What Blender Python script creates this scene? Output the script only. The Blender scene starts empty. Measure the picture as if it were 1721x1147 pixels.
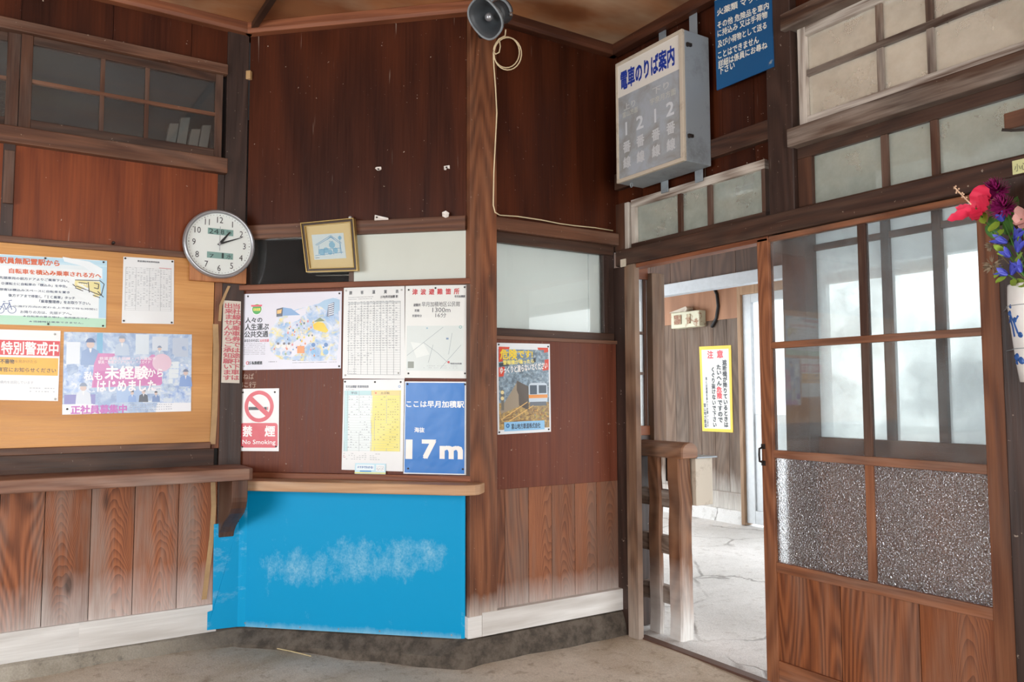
import bpy, bmesh, math, random
from mathutils import Vector, Matrix

# ------------------------------------------------------------------ camera, sky, light, exposure
SC = bpy.context.scene
COL = SC.collection
W, H, FPX = 1721, 1147, 1337.5
EYE = Vector((0, 0, 1.2))
YAW, PITCH, ROLL = math.radians(32.78), math.radians(3.94), math.radians(-0.14)
_f = Vector((math.sin(YAW), math.cos(YAW), 0)); _r = Vector((math.cos(YAW), -math.sin(YAW), 0)); _u = Vector((0, 0, 1))
FWD = math.cos(PITCH)*_f + math.sin(PITCH)*_u
_u2 = -math.sin(PITCH)*_f + math.cos(PITCH)*_u
RIGHT = math.cos(ROLL)*_r + math.sin(ROLL)*_u2
UP = -math.sin(ROLL)*_r + math.cos(ROLL)*_u2
cd = bpy.data.cameras.new('camera'); cam = bpy.data.objects.new('camera', cd); COL.objects.link(cam)
cd.sensor_width = 36; cd.lens = 36*FPX/W; cd.clip_start = 0.05
cam.matrix_world = Matrix(((RIGHT.x, UP.x, -FWD.x, EYE.x), (RIGHT.y, UP.y, -FWD.y, EYE.y), (RIGHT.z, UP.z, -FWD.z, EYE.z), (0, 0, 0, 1)))
SC.camera = cam
wd = bpy.data.worlds.new('sky'); SC.world = wd; wd.use_nodes = True
bg = wd.node_tree.nodes['Background']; bg.inputs[0].default_value = (0.93, 0.97, 1.0, 1); bg.inputs[1].default_value = 3.9
def area(name, loc, rot, sx, sy, power, col=(1, 1, 1)):
    l = bpy.data.lights.new(name, 'AREA'); l.shape = 'RECTANGLE'; l.size = sx; l.size_y = sy; l.energy = power; l.color = col
    o = bpy.data.objects.new(name, l); COL.objects.link(o); o.location = loc; o.rotation_euler = rot
    return o
PI = math.pi
# daylight coming in at the entrance behind the camera, and at the windows of the left wall
area('entrance_daylight', (0.3, -2.95, 1.15), (PI/2, 0, 0), 3.0, 2.0, 86, (1.0, 0.985, 0.96))
area('side_window_daylight', (-2.55, 1.7, 1.35), (PI/2, 0, -PI/2), 2.6, 1.5, 54, (0.96, 0.985, 1.0))
SC.view_settings.view_transform = 'Standard'; SC.view_settings.look = 'None'
SC.view_settings.gamma = 1; SC.view_settings.use_curve_mapping = False
SC.view_settings.exposure = 0.27

# ------------------------------------------------------------------ wall frames: u along the wall, y into it, z up
class Frame:
    def __init__(s, o, ang):
        s.ang = ang; s.U = Vector((math.cos(ang), math.sin(ang), 0)); s.V = Vector((-math.sin(ang), math.cos(ang), 0))
        s.o = Vector((o[0], o[1], 0)); s.M = Matrix.Translation(s.o) @ Matrix.Rotation(ang, 4, 'Z')
    def px(s, x, y, off=0):                     # where the line of sight through a photo point meets the plane «off» in front of the wall
        d = RIGHT*((x-W/2)/FPX) + UP*((H/2-y)/FPX) + FWD
        p0 = s.o - s.V*off
        t = (p0-EYE).dot(s.V)/d.dot(s.V); q = EYE + d*t
        return (q-s.o).dot(s.U), q.z
A = Frame((0, 3.967), 0)
B = Frame((.992, 3.967), math.radians(-43.7))
C = Frame((0, 3.189), 0)
D = Frame((2.707, 0), -PI/2)                   # u = -y
E = Frame((5.9, 0), -PI/2)
G = Frame((0, 0), 0)
ORG = {}

# ------------------------------------------------------------------ mesh builder
class Bm:
    def __init__(s): s.v = []; s.f = []; s.across = {}
    def box(s, u0, u1, y0, y1, z0, z1):
        u0, u1 = sorted((u0, u1)); y0, y1 = sorted((y0, y1)); z0, z1 = sorted((z0, z1)); n = len(s.v); w = (u1-u0)/2
        for i, q in enumerate((-w, w, w, -w)*2): s.across[n+i] = q
        s.v += [(u0,y0,z0),(u1,y0,z0),(u1,y1,z0),(u0,y1,z0),(u0,y0,z1),(u1,y0,z1),(u1,y1,z1),(u0,y1,z1)]
        s.f += [tuple(n+i for i in q) for q in ((0,3,2,1),(4,5,6,7),(0,1,5,4),(1,2,6,5),(2,3,7,6),(3,0,4,7))]
        return s
    def quad8(s, front, y0, y1):                # polygon of (u,z), extruded from y0 to y1
        n = len(s.v); k = len(front)
        s.v += [(u, y0, z) for u, z in front] + [(u, y1, z) for u, z in front]
        s.f.append(tuple(n+i for i in range(k))); s.f.append(tuple(n+k+i for i in reversed(range(k))))
        for i in range(k):
            j = (i+1) % k; s.f.append((n+j, n+i, n+k+i, n+k+j))
        return s
    def prism_x(s, prof, x0, x1):               # polygon of (y,z), extruded along u
        n = len(s.v); k = len(prof)
        s.v += [(x0, y, z) for y, z in prof] + [(x1, y, z) for y, z in prof]
        s.f.append(tuple(n+i for i in range(k))); s.f.append(tuple(n+k+i for i in reversed(range(k))))
        for i in range(k):
            j = (i+1) % k; s.f.append((n+j, n+i, n+k+i, n+k+j))
        return s
    def prism_z(s, prof, z0, z1):               # polygon of (u,y), extruded upward
        n = len(s.v); k = len(prof)
        s.v += [(x, y, z0) for x, y in prof] + [(x, y, z1) for x, y in prof]
        s.f.append(tuple(n+i for i in reversed(range(k)))); s.f.append(tuple(n+k+i for i in range(k)))
        for i in range(k):
            j = (i+1) % k; s.f.append((n+i, n+j, n+k+j, n+k+i))
        return s
    def tube(s, pts, r, seg=8, closed=False):
        pts = [Vector(p) for p in pts]; n = len(s.v); K = len(pts); ref = None
        rr = r if isinstance(r, (list, tuple)) else [r]*K
        for i, p in enumerate(pts):
            t = (pts[min(i+1, K-1)]-pts[max(i-1, 0)]).normalized()
            if ref is None: ref = t.orthogonal().normalized()
            ref = (ref - t*ref.dot(t)).normalized(); b = t.cross(ref)
            for k in range(seg):
                a = 2*PI*k/seg; q = p + (ref*math.cos(a)+b*math.sin(a))*rr[i]; s.v.append(tuple(q))
        for i in range(K-1):
            for k in range(seg):
                j = (k+1) % seg; s.f.append((n+i*seg+k, n+i*seg+j, n+(i+1)*seg+j, n+(i+1)*seg+k))
        s.f.append(tuple(n+k for k in reversed(range(seg)))); s.f.append(tuple(n+(K-1)*seg+k for k in range(seg)))
        return s
    def loft(s, rings, cap0=True, cap1=True):
        n = len(s.v); k = len(rings[0])
        for r in rings: s.v += [tuple(p) for p in r]
        for i in range(len(rings)-1):
            for a in range(k):
                b = (a+1) % k; s.f.append((n+i*k+a, n+i*k+b, n+(i+1)*k+b, n+(i+1)*k+a))
        if cap0: s.f.append(tuple(n+a for a in reversed(range(k))))
        if cap1: s.f.append(tuple(n+(len(rings)-1)*k+a for a in range(k)))
        return s
    def lathe_y(s, c, prof, seg=48):            # prof of (radius, y); axis along y through (cu,cz)
        rings = []
        for r, y in prof: rings.append([(c[0]+r*math.cos(2*PI*i/seg), y, c[1]+r*math.sin(2*PI*i/seg)) for i in range(seg)])
        return s.loft(rings)
    def lathe_z(s, c, prof, seg=24):
        rings = []
        for r, z in prof: rings.append([(c[0]+r*math.cos(2*PI*i/seg), c[1]+r*math.sin(2*PI*i/seg), z) for i in range(seg)])
        return s.loft(rings)
    def ball(s, c, r, seg=12, rings=8, sc=(1, 1, 1)):
        R_ = []
        for i in range(rings+1):
            t = PI*(i+.02)/(rings+.04); R_.append([(c[0]+r*sc[0]*math.sin(t)*math.cos(2*PI*k/seg), c[1]+r*sc[1]*math.sin(t)*math.sin(2*PI*k/seg), c[2]-r*sc[2]*math.cos(t)) for k in range(seg)])
        return s.loft(R_)
    def add(s, verts, faces):
        n = len(s.v); s.v += [tuple(v) for v in verts]; s.f += [tuple(n+i for i in f) for f in faces]; return s
    def xform(s, M):
        s.v = [tuple(M @ Vector(v)) for v in s.v]; return s

def thing(name, label, cat, fr, p=(0, 0, 0), group=None):
    o = bpy.data.objects.new(name, None); COL.objects.link(o); o.empty_display_size = .05
    o.location = fr.M @ Vector(p); o.rotation_euler = (0, 0, fr.ang)
    o['label'] = label; o['category'] = cat
    if group: o['group'] = group
    ORG[o.name] = Vector(p)
    return o
def tag(o, label, cat, group=None, kind=None):
    o['label'] = label; o['category'] = cat
    if group: o['group'] = group
    if kind: o['kind'] = kind
    return o
def part(name, b, mat, parent=None, fr=None, bev=0, smooth=False, label=None, org=None):
    """One mesh object; b is in the wall's own coordinates. Under a parent it is shifted to the parent's origin."""
    me = bpy.data.meshes.new(name); off = ORG[parent.name] if parent else (Vector(org) if org else Vector((0, 0, 0)))
    me.from_pydata([tuple(Vector(v)-off) for v in b.v], [], b.f); me.update()
    if b.across:
        at = me.attributes.new('across', 'FLOAT', 'POINT')
        for i, q in b.across.items(): at.data[i].value = q
    bm = bmesh.new(); bm.from_mesh(me); bmesh.ops.recalc_face_normals(bm, faces=bm.faces); bm.to_mesh(me); bm.free()
    o = bpy.data.objects.new(name, me); COL.objects.link(o); me.materials.append(mat)
    if parent: o.parent = parent
    elif fr: o.location = fr.M @ off; o.rotation_euler = (0, 0, fr.ang)
    ORG[o.name] = off
    if smooth:
        for p in me.polygons: p.use_smooth = True
    if bev:
        m = o.modifiers.new('bevel', 'BEVEL'); m.width = bev; m.segments = 2; m.limit_method = 'ANGLE'; m.angle_limit = math.radians(50)
    if label: o['label'] = label
    return o
def struct(name, b, mat, fr, bev=0, parent=None, smooth=False):
    o = part(name, b, mat, parent, fr, bev, smooth)
    if not parent: o['kind'] = 'structure'
    return o

# ------------------------------------------------------------------ materials
def lin(c):
    if isinstance(c, str): c = tuple(int(c[i:i+2], 16) for i in (0, 2, 4))
    return tuple(((v/255)/12.92 if v/255 <= .04045 else ((v/255+.055)/1.055)**2.4) for v in c) + (1,)
class N:
    def __init__(s, name):
        s.m = bpy.data.materials.new(name); s.m.use_nodes = True; s.t = s.m.node_tree; s.b = s.t.nodes['Principled BSDF']
        s.out = s.t.nodes['Material Output']
    def n(s, typ, ins={}, **at):
        q = s.t.nodes.new(typ)
        for k, v in at.items(): setattr(q, k, v)
        for k, v in ins.items(): s.set(q.inputs[k], v)
        return q
    def set(s, inp, v):
        if isinstance(v, bpy.types.NodeSocket): s.t.links.new(v, inp)
        elif isinstance(v, bpy.types.Node): s.t.links.new(v.outputs[0], inp)
        else: inp.default_value = v
    def math(s, op, a, b=0.0, c=None, clamp=False):
        q = s.n('ShaderNodeMath', {0: a, 1: b}, operation=op, use_clamp=clamp)
        if c is not None: s.set(q.inputs[2], c)
        return q.outputs[0]
    def mix(s, fac, a, b, mode='MIX'):
        q = s.n('ShaderNodeMix', data_type='RGBA', blend_type=mode); s.set(q.inputs[0], fac); s.set(q.inputs[6], a); s.set(q.inputs[7], b)
        return q.outputs[2]
    def noise(s, vec, scale=1.0, detail=3.0, rough=.5, dist=0.0):
        q = s.n('ShaderNodeTexNoise', {'Scale': scale, 'Detail': detail, 'Roughness': rough, 'Distortion': dist}); 
        if vec is not None: s.set(q.inputs['Vector'], vec)
        return q.outputs['Fac']
    def rng(s, v, a, b, c=0.0, d=1.0):
        q = s.n('ShaderNodeMapRange', {'Value': v, 'From Min': a, 'From Max': b, 'To Min': c, 'To Max': d}); q.clamp = True
        return q.outputs[0]
    def xyz(s, vec):
        q = s.n('ShaderNodeSeparateXYZ', {0: vec}); return q.outputs
    def vec(s, x, y, z):
        return s.n('ShaderNodeCombineXYZ', {0: x, 1: y, 2: z}).outputs[0]
    def bump(s, h, strength=.3, dist=.01):
        q = s.n('ShaderNodeBump', {'Height': h, 'Strength': strength, 'Distance': dist}); s.set(s.b.inputs['Normal'], q.outputs[0])

def wood(name, dark, light, axis='z', rings=9, scale=1.0, gray=None, gray_amt=0.0, bleach=None, rough=.55, spec=.35, fine=.5, specks=0.0, knots=0.0, vary=.25, contrast=1.0, arch=0.0):
    """Grain = contour lines of a noise stretched along the board, a fine fibre noise, worn grey patches, knots and pale specks."""
    m = N(name); tc = m.n('ShaderNodeTexCoord'); x, y, z = m.xyz(tc.outputs['Object'])
    if axis == 'x': ac, al = z, x
    else: ac, al = x, z
    geo = m.n('ShaderNodeNewGeometry'); oi = m.n('ShaderNodeObjectInfo')
    rnd = m.math('ADD', m.math('MULTIPLY', geo.outputs['Random Per Island'], 13.7), m.math('MULTIPLY', oi.outputs['Random'], 31.3))
    ac = m.math('ADD', ac, 0) ; y2 = m.math('ADD', y, rnd)
    big = m.noise(m.vec(m.math('MULTIPLY', ac, 4.2*scale), y2, m.math('MULTIPLY', al, .55*scale)), 1.0, 1.5, .45)
    ring = m.math('MULTIPLY', m.math('ADD', m.math('SINE', m.math('MULTIPLY', big, rings*12.0)), 1.0), .5)
    if arch:                                     # flat-sawn boards: some show nested arches
        r1 = geo.outputs['Random Per Island']; r2 = m.math('FRACT', m.math('MULTIPLY', r1, 17.31)); r3 = m.math('FRACT', m.math('MULTIPLY', r1, 41.7))
        at = m.n('ShaderNodeAttribute', attribute_name='across').outputs['Fac']
        wob = m.noise(m.vec(m.math('MULTIPLY', ac, 9.0), y2, m.math('MULTIPLY', al, 2.2)), 1.0, 2.0, .5)
        aa = m.math('ADD', m.math('ADD', at, m.math('MULTIPLY', m.math('SUBTRACT', r3, .5), .11)), m.math('MULTIPLY', m.math('SUBTRACT', wob, .5), .075))
        ph = m.math('ADD', m.math('MULTIPLY', m.math('MULTIPLY', aa, aa), 52.0), m.math('MULTIPLY', al, m.math('ADD', .55, m.math('MULTIPLY', r3, .5))))
        ph = m.math('ADD', ph, m.math('MULTIPLY', wob, .24))
        saw = m.math('FRACT', m.math('MULTIPLY', ph, 27.0)); ar = m.math('POWER', saw, 1.6)
        on = m.rng(r2, .50, .54, 0.0, 1.0)
        ring = m.math('ADD', m.math('MULTIPLY', ring, m.math('SUBTRACT', 1.0, on)), m.math('MULTIPLY', m.math('SUBTRACT', 1.0, ar), on))
    fib = m.noise(m.vec(m.math('MULTIPLY', ac, 150*scale), m.math('MULTIPLY', y2, 3.0), m.math('MULTIPLY', al, 5*scale)), 1.0, 3.0, .6)
    g = m.math('ADD', m.math('MULTIPLY', ring, 1-fine), m.math('MULTIPLY', m.rng(fib, .28, .72), fine))
    if contrast != 1.0: g = m.rng(g, .5-.5/contrast, .5+.5/contrast)
    col = m.mix(g, lin(dark), lin(light))
    tone = m.noise(m.vec(m.math('MULTIPLY', ac, 2.0), m.math('MULTIPLY', y2, 1.7), m.math('MULTIPLY', al, .9)), 1.3, 2.0)
    t2 = m.math('ADD', m.rng(tone, .25, .75, 1-vary, 1+vary), m.math('MULTIPLY', m.math('SUBTRACT', geo.outputs['Random Per Island'], .5), vary))
    col = m.mix(1.0, col, m.n('ShaderNodeCombineColor', {0: t2, 1: t2, 2: t2}).outputs[0], 'MULTIPLY')
    if gray is not None:
        gn = m.noise(m.vec(m.math('MULTIPLY', ac, 9.0), m.math('MULTIPLY', y2, 2.3), m.math('MULTIPLY', al, 1.1)), 1.0, 4.0, .62)
        gm = m.math('MULTIPLY', m.rng(gn, .44, .66), gray_amt)
        gm = m.math('MULTIPLY', gm, m.rng(fib, .2, .55, .45, 1.0))
        col = m.mix(gm, col, lin(gray))
    if bleach is not None:
        z0, z1, bc, amt = bleach
        wob = m.noise(m.vec(m.math('MULTIPLY', ac, 14.0), y2, m.math('MULTIPLY', al, 3.0)), 1.0, 4.0, .6)
        bm_ = m.rng(m.math('ADD', z, m.math('MULTIPLY', m.math('SUBTRACT', wob, .5), (z1-z0)*.9)), z0, z1, amt, 0.0)
        bm_ = m.math('MULTIPLY', bm_, m.rng(fib, .2, .6, .6, 1.0))
        col = m.mix(bm_, col, lin(bc))
    if knots:
        vo = m.n('ShaderNodeTexVoronoi', {'Vector': m.vec(m.math('MULTIPLY', ac, 6.0), m.math('MULTIPLY', rnd, 3.1), m.math('MULTIPLY', al, 2.2)), 'Scale': 1.0})
        km = m.math('MULTIPLY', m.rng(vo.outputs['Distance'], .05, .14, 1.0, 0.0), knots)
        col = m.mix(km, col, lin((52, 34, 26)))
    if specks:
        sp = m.noise(tc.outputs['Object'], 62.0, 2.0, .6)
        sp2 = m.noise(m.vec(m.math('MULTIPLY', ac, 60.0), y2, m.math('MULTIPLY', al, 2.5)), 1.0, 2.0, .6)
        sm = m.math('ADD', m.rng(sp, .71, .77), m.math('MULTIPLY', m.rng(sp2, .72, .79), .5), clamp=True)
        col = m.mix(m.math('MULTIPLY', sm, specks), col, lin((205, 190, 172)))
    m.set(m.b.inputs['Base Color'], col)
    m.set(m.b.inputs['Roughness'], m.rng(fib, .2, .8, rough-.08, rough+.12)); m.b.inputs['Specular IOR Level'].default_value = spec
    m.bump(m.math('ADD', m.math('MULTIPLY', fib, .6), m.math('MULTIPLY', ring, .5)), .22, .004)
    return m.m
def plain(name, c, rough=.5, metal=0.0, spec=.5, var=.06, scale=20.0, bump=0.0):
    m = N(name); tc = m.n('ShaderNodeTexCoord'); f = m.noise(tc.outputs['Object'], scale, 4.0, .6)
    k = m.rng(f, .3, .7, 1-var, 1+var)
    m.set(m.b.inputs['Base Color'], m.mix(1.0, lin(c), m.n('ShaderNodeCombineColor', {0: k, 1: k, 2: k}).outputs[0], 'MULTIPLY'))
    m.b.inputs['Roughness'].default_value = rough; m.b.inputs['Metallic'].default_value = metal; m.b.inputs['Specular IOR Level'].default_value = spec
    if bump: m.bump(f, bump, .005)
    return m.m
def worn(name, c, c2, lo, hi, scale=3.0, rough=.45, metal=0.0, stretch=(1, 1, 1), bump=.1, spec=.5):
    """Paint or metal with patches of a second colour where a noise runs high."""
    m = N(name); tc = m.n('ShaderNodeTexCoord'); x, y, z = m.xyz(tc.outputs['Object'])
    v = m.vec(m.math('MULTIPLY', x, stretch[0]), m.math('MULTIPLY', y, stretch[1]), m.math('MULTIPLY', z, stretch[2]))
    f = m.noise(v, scale, 8.0, .68)
    fn = m.noise(tc.outputs['Object'], 90.0, 3.0, .6)
    k = m.math('MULTIPLY', m.rng(f, lo, hi), m.rng(fn, .3, .55, .5, 1.0))
    m.set(m.b.inputs['Base Color'], m.mix(k, lin(c), lin(c2)))
    m.b.inputs['Roughness'].default_value = rough; m.b.inputs['Metallic'].default_value = metal; m.b.inputs['Specular IOR Level'].default_value = spec
    m.bump(f, bump, .004)
    return m.m
INK = {}
def ink(c, rough=.32):
    """Printed paper or print on it, under a slightly wavy laminate."""
    key = (c, rough)
    if key not in INK:
        m = N('print_' + c); m.b.inputs['Base Color'].default_value = lin(c); m.b.inputs['Roughness'].default_value = rough
        tc = m.n('ShaderNodeTexCoord'); geo = m.n('ShaderNodeNewGeometry'); f = m.noise(geo.outputs['Position'], 11.0, 2.0, .5)
        m.bump(f, .25, .01); INK[key] = m.m
    return INK[key]
def glass(name, haze=.3, tint=(225, 232, 235), gloss=.9, nscale=2.5, lo=.3, hi=.7, spread=.5, rough=.02):
    """Old window pane: clear sheet with a film of dust that scatters light."""
    m = N(name); tc = m.n('ShaderNodeTexCoord'); f = m.noise(tc.outputs['Object'], nscale, 6.0, .62)
    k = m.rng(f, lo, hi, haze*(1-spread), min(1.0, haze*(1+spread)))
    tr = m.n('ShaderNodeBsdfTransparent', {0: (.93, .95, .94, 1)})
    du = m.n('ShaderNodeMixShader', {0: .5}); m.set(du.inputs[1], m.n('ShaderNodeBsdfTranslucent', {0: lin(tint)}).outputs[0]); m.set(du.inputs[2], m.n('ShaderNodeBsdfDiffuse', {0: lin(tint)}).outputs[0])
    a = m.n('ShaderNodeMixShader', {0: k}); m.set(a.inputs[1], tr.outputs[0]); m.set(a.inputs[2], du.outputs[0])
    gl = m.n('ShaderNodeBsdfGlossy', {'Color': (1, 1, 1, 1), 'Roughness': rough})
    lw = m.n('ShaderNodeFresnel', {'IOR': 1.5})
    b = m.n('ShaderNodeMixShader', {0: m.math('MULTIPLY', lw.outputs[0], gloss)}); m.set(b.inputs[1], a.outputs[0]); m.set(b.inputs[2], gl.outputs[0])
    m.set(m.out.inputs[0], b.outputs[0])
    return m.m

M = {}
M['panel'] = wood('dark_stained_plywood', (46, 18, 8), (76, 34, 15), rings=3, scale=.7, rough=.4, spec=.22, fine=.5, specks=.8, vary=.34)
M['panel_red'] = wood('red_brown_plywood', (94, 40, 17), (134, 66, 31), rings=4, scale=.7, rough=.42, spec=.3, fine=.6, specks=.7, vary=.22)
M['hardboard'] = wood('brown_hardboard', (90, 45, 31), (118, 66, 47), rings=2, scale=.6, rough=.45, spec=.25, fine=.75, specks=.5, vary=.18)
M['post'] = wood('brown_post', (84, 45, 27), (146, 92, 60), rings=10, gray=(120, 96, 80), gray_amt=.35, rough=.5, specks=.35, knots=.6, bleach=(.19, .31, (214, 205, 196), .9))
M['post_dark'] = wood('dark_post', (44, 30, 25), (70, 50, 42), rings=6, rough=.42, specks=.5, spec=.45)
M['rail'] = wood('grey_brown_rail', (76, 46, 32), (120, 80, 58), axis='x', rings=8, gray=(138, 118, 104), gray_amt=.35, rough=.5, specks=.4)
M['rail_dark'] = wood('dark_rail', (42, 25, 18), (78, 50, 36), axis='x', rings=7, gray=(104, 86, 74), gray_amt=.35, rough=.5, specks=.4)
M['frame_v'] = wood('window_stile', (58, 35, 25), (98, 64, 46), rings=5, rough=.5, gray=(130, 116, 106), gray_amt=.4)
M['rail_red'] = wood('reddish_moulding', (110, 62, 40), (150, 92, 62), axis='x', rings=7, rough=.5, specks=.15, knots=.3)
M['plank'] = wood('weathered_cedar_planks', (92, 50, 30), (170, 104, 68), rings=24, scale=1.0, gray=(152, 138, 128), gray_amt=.75, rough=.6, fine=.42, knots=.7, bleach=(.20, .44, (226, 222, 218), .62), vary=.28, arch=1)
M['plank_c'] = wood('cedar_planks', (94, 54, 36), (154, 98, 66), rings=18, scale=1.1, gray=(118, 102, 92), gray_amt=.6, rough=.6, fine=.45, knots=.8, bleach=(.22, .34, (206, 198, 192), .6), vary=.26, arch=1)
M['base_white'] = wood('flaking_white_board', (206, 203, 198), (238, 237, 234), axis='x', rings=5, rough=.6, gray=(150, 136, 122), gray_amt=.35, vary=.06)
M['notice_ply'] = wood('honey_plywood', (188, 128, 66), (216, 160, 96), axis='x', rings=4, scale=.8, rough=.4, fine=.6, vary=.14)
M['shelf'] = wood('weathered_shelf', (106, 72, 58), (150, 112, 92), axis='x', rings=10, gray=(160, 150, 142), gray_amt=.5, rough=.6)
M['counter'] = wood('worn_counter', (178, 136, 100), (206, 166, 130), axis='x', rings=8, gray=(170, 160, 148), gray_amt=.5, rough=.55)
M['door_wood'] = wood('door_cedar', (104, 60, 38), (158, 102, 68), rings=12, rough=.5, gray=(140, 124, 112), gray_amt=.3, vary=.2)
M['door_rail'] = wood('door_rail_cedar', (104, 62, 40), (160, 102, 68), axis='x', rings=8, rough=.5, gray=(170, 156, 144), gray_amt=.35, vary=.2)
M['door_panel'] = wood('door_panel_cedar', (92, 46, 24), (164, 98, 58), rings=18, rough=.5, gray=(150, 130, 116), gray_amt=.35, vary=.3, fine=.42, knots=.3, arch=1)
M['worn_white'] = wood('flaking_painted_wood', (112, 90, 76), (206, 196, 184), axis='x', rings=7, rough=.6, gray=(214, 207, 196), gray_amt=.7, vary=.15, contrast=1.4)
M['worn_white_v'] = wood('flaking_painted_stile', (112, 90, 76), (206, 196, 184), rings=7, rough=.6, gray=(214, 207, 196), gray_amt=.7, vary=.15, contrast=1.4)
M['jamb'] = wood('worn_jamb', (80, 56, 42), (132, 102, 80), rings=10, rough=.6, gray=(150, 134, 118), gray_amt=.5, fine=.55, bleach=(.02, .35, (196, 184, 172), .6))
M['gate_wood'] = wood('weathered_gate_wood', (92, 54, 34), (156, 108, 76), rings=14, rough=.65, gray=(160, 138, 120), gray_amt=.35, bleach=(.02, .36, (228, 226, 222), 1.0), fine=.5, knots=.2)
M['worn_dark_v'] = wood('half_flaked_bar', (64, 46, 38), (112, 92, 78), rings=7, rough=.6, gray=(196, 186, 174), gray_amt=.7, contrast=1.3)
M['gate_rail'] = wood('grey_gate_rail', (98, 76, 62), (160, 138, 122), axis='x', rings=10, rough=.65, gray=(190, 182, 174), gray_amt=.6, fine=.5)
M['hand_rail'] = wood('brown_hand_rail', (98, 62, 40), (146, 102, 72), axis='x', rings=12, rough=.55, gray=(150, 134, 122), gray_amt=.4)
M['out_board'] = wood('outdoor_boards', (80, 63, 51), (116, 96, 82), rings=7, rough=.7, gray=(132, 120, 110), gray_amt=.5, bleach=(.1, .5, (220, 218, 212), .8))
M['out_dark'] = wood('dark_outdoor_boards', (60, 42, 34), (92, 68, 54), rings=6, rough=.6)
M['out_post'] = wood('tan_door_frame', (150, 118, 90), (182, 150, 120), rings=5, rough=.6)
M['ceiling'] = wood('ceiling_boards', (118, 68, 40), (176, 122, 82), axis='x', rings=5, scale=.7, rough=.5, gray=(206, 186, 156), gray_amt=.6, vary=.3, knots=.3)
M['canopy'] = wood('canopy_boards', (150, 122, 98), (188, 160, 134), axis='x', rings=5, rough=.6)
M['blue'] = worn('blue_painted_sheet', (0, 158, 212), (150, 200, 224), .56, .74, 3.4, rough=.5, stretch=(1.0, 1, 2.0), bump=.05, spec=.2)
M['flaky_beam'] = wood('flaky_beam', (50, 32, 24), (92, 66, 50), axis='x', rings=8, gray=(178, 166, 154), gray_amt=.55, rough=.55, specks=.3, knots=.3)
M['threshold'] = plain('dark_threshold', (92, 66, 54), .6)
M['shade_paper'] = plain('dim_paper', (128, 124, 120), .7)
M['steel'] = worn('galvanised_steel', (150, 158, 164), (118, 122, 124), .5, .7, 5.0, rough=.5, metal=.25)
M['box_frame'] = worn('yellowed_box_frame', (198, 186, 168), (140, 122, 104), .55, .75, 12.0, rough=.5)
M['chrome'] = plain('chrome', (205, 208, 212), .22, 1.0)
M['silver'] = plain('silver_plastic', (168, 170, 174), .3, .6)
M['black'] = plain('black_plastic', (22, 20, 22), .45)
M['tack'] = plain('dark_pin_head', (56, 52, 52), .35, .3)
M['tack_light'] = plain('pale_pin_head', (190, 190, 186), .35, .2)
M['iron'] = plain('dark_iron', (48, 40, 36), .5, .4)
M['cable'] = plain('yellowed_cable', (226, 206, 168), .5)
M['horn'] = plain('grey_horn_paint', (128, 134, 138), .4)
M['horn_dark'] = plain('dark_horn_throat', (62, 66, 70), .45)
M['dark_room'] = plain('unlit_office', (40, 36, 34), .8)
M['curtain'] = plain('white_board', (246, 249, 249), .6, var=.03, scale=3.0)
M['frost_white'] = plain('white_frosted_pane', (205, 210, 200), .25, var=.04, scale=2.0, spec=.5)
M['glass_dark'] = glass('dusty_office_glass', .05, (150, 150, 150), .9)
M['glass_clear'] = glass('clear_old_glass', .09, (222, 230, 236), .8, 5.0, spread=.7)
M['glass_dust'] = glass('dusty_sash_glass', .58, (232, 238, 242), .5)
M['glass_green'] = glass('grimy_transom_glass', .55, (176, 180, 170), .6, 4.0, spread=.4)
M['glass_upper'] = glass('dusty_upper_glass', .36, (224, 212, 196), .6, 3.0, spread=.4)
M['aluminium'] = plain('white_aluminium', (206, 212, 216), .35, .1)
M['milk'] = glass('bright_door_pane', .85, (250, 252, 255), .3)
M['tape'] = plain('old_brown_tape', (176, 142, 98), .5, var=.15, scale=15)
M['ceramic'] = plain('white_porcelain', (240, 240, 238), .15)
M['cobalt'] = plain('cobalt_glaze', (48, 92, 160), .2)
M['beam_blue'] = plain('grey_painted_beam', (178, 184, 190), .5)

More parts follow.
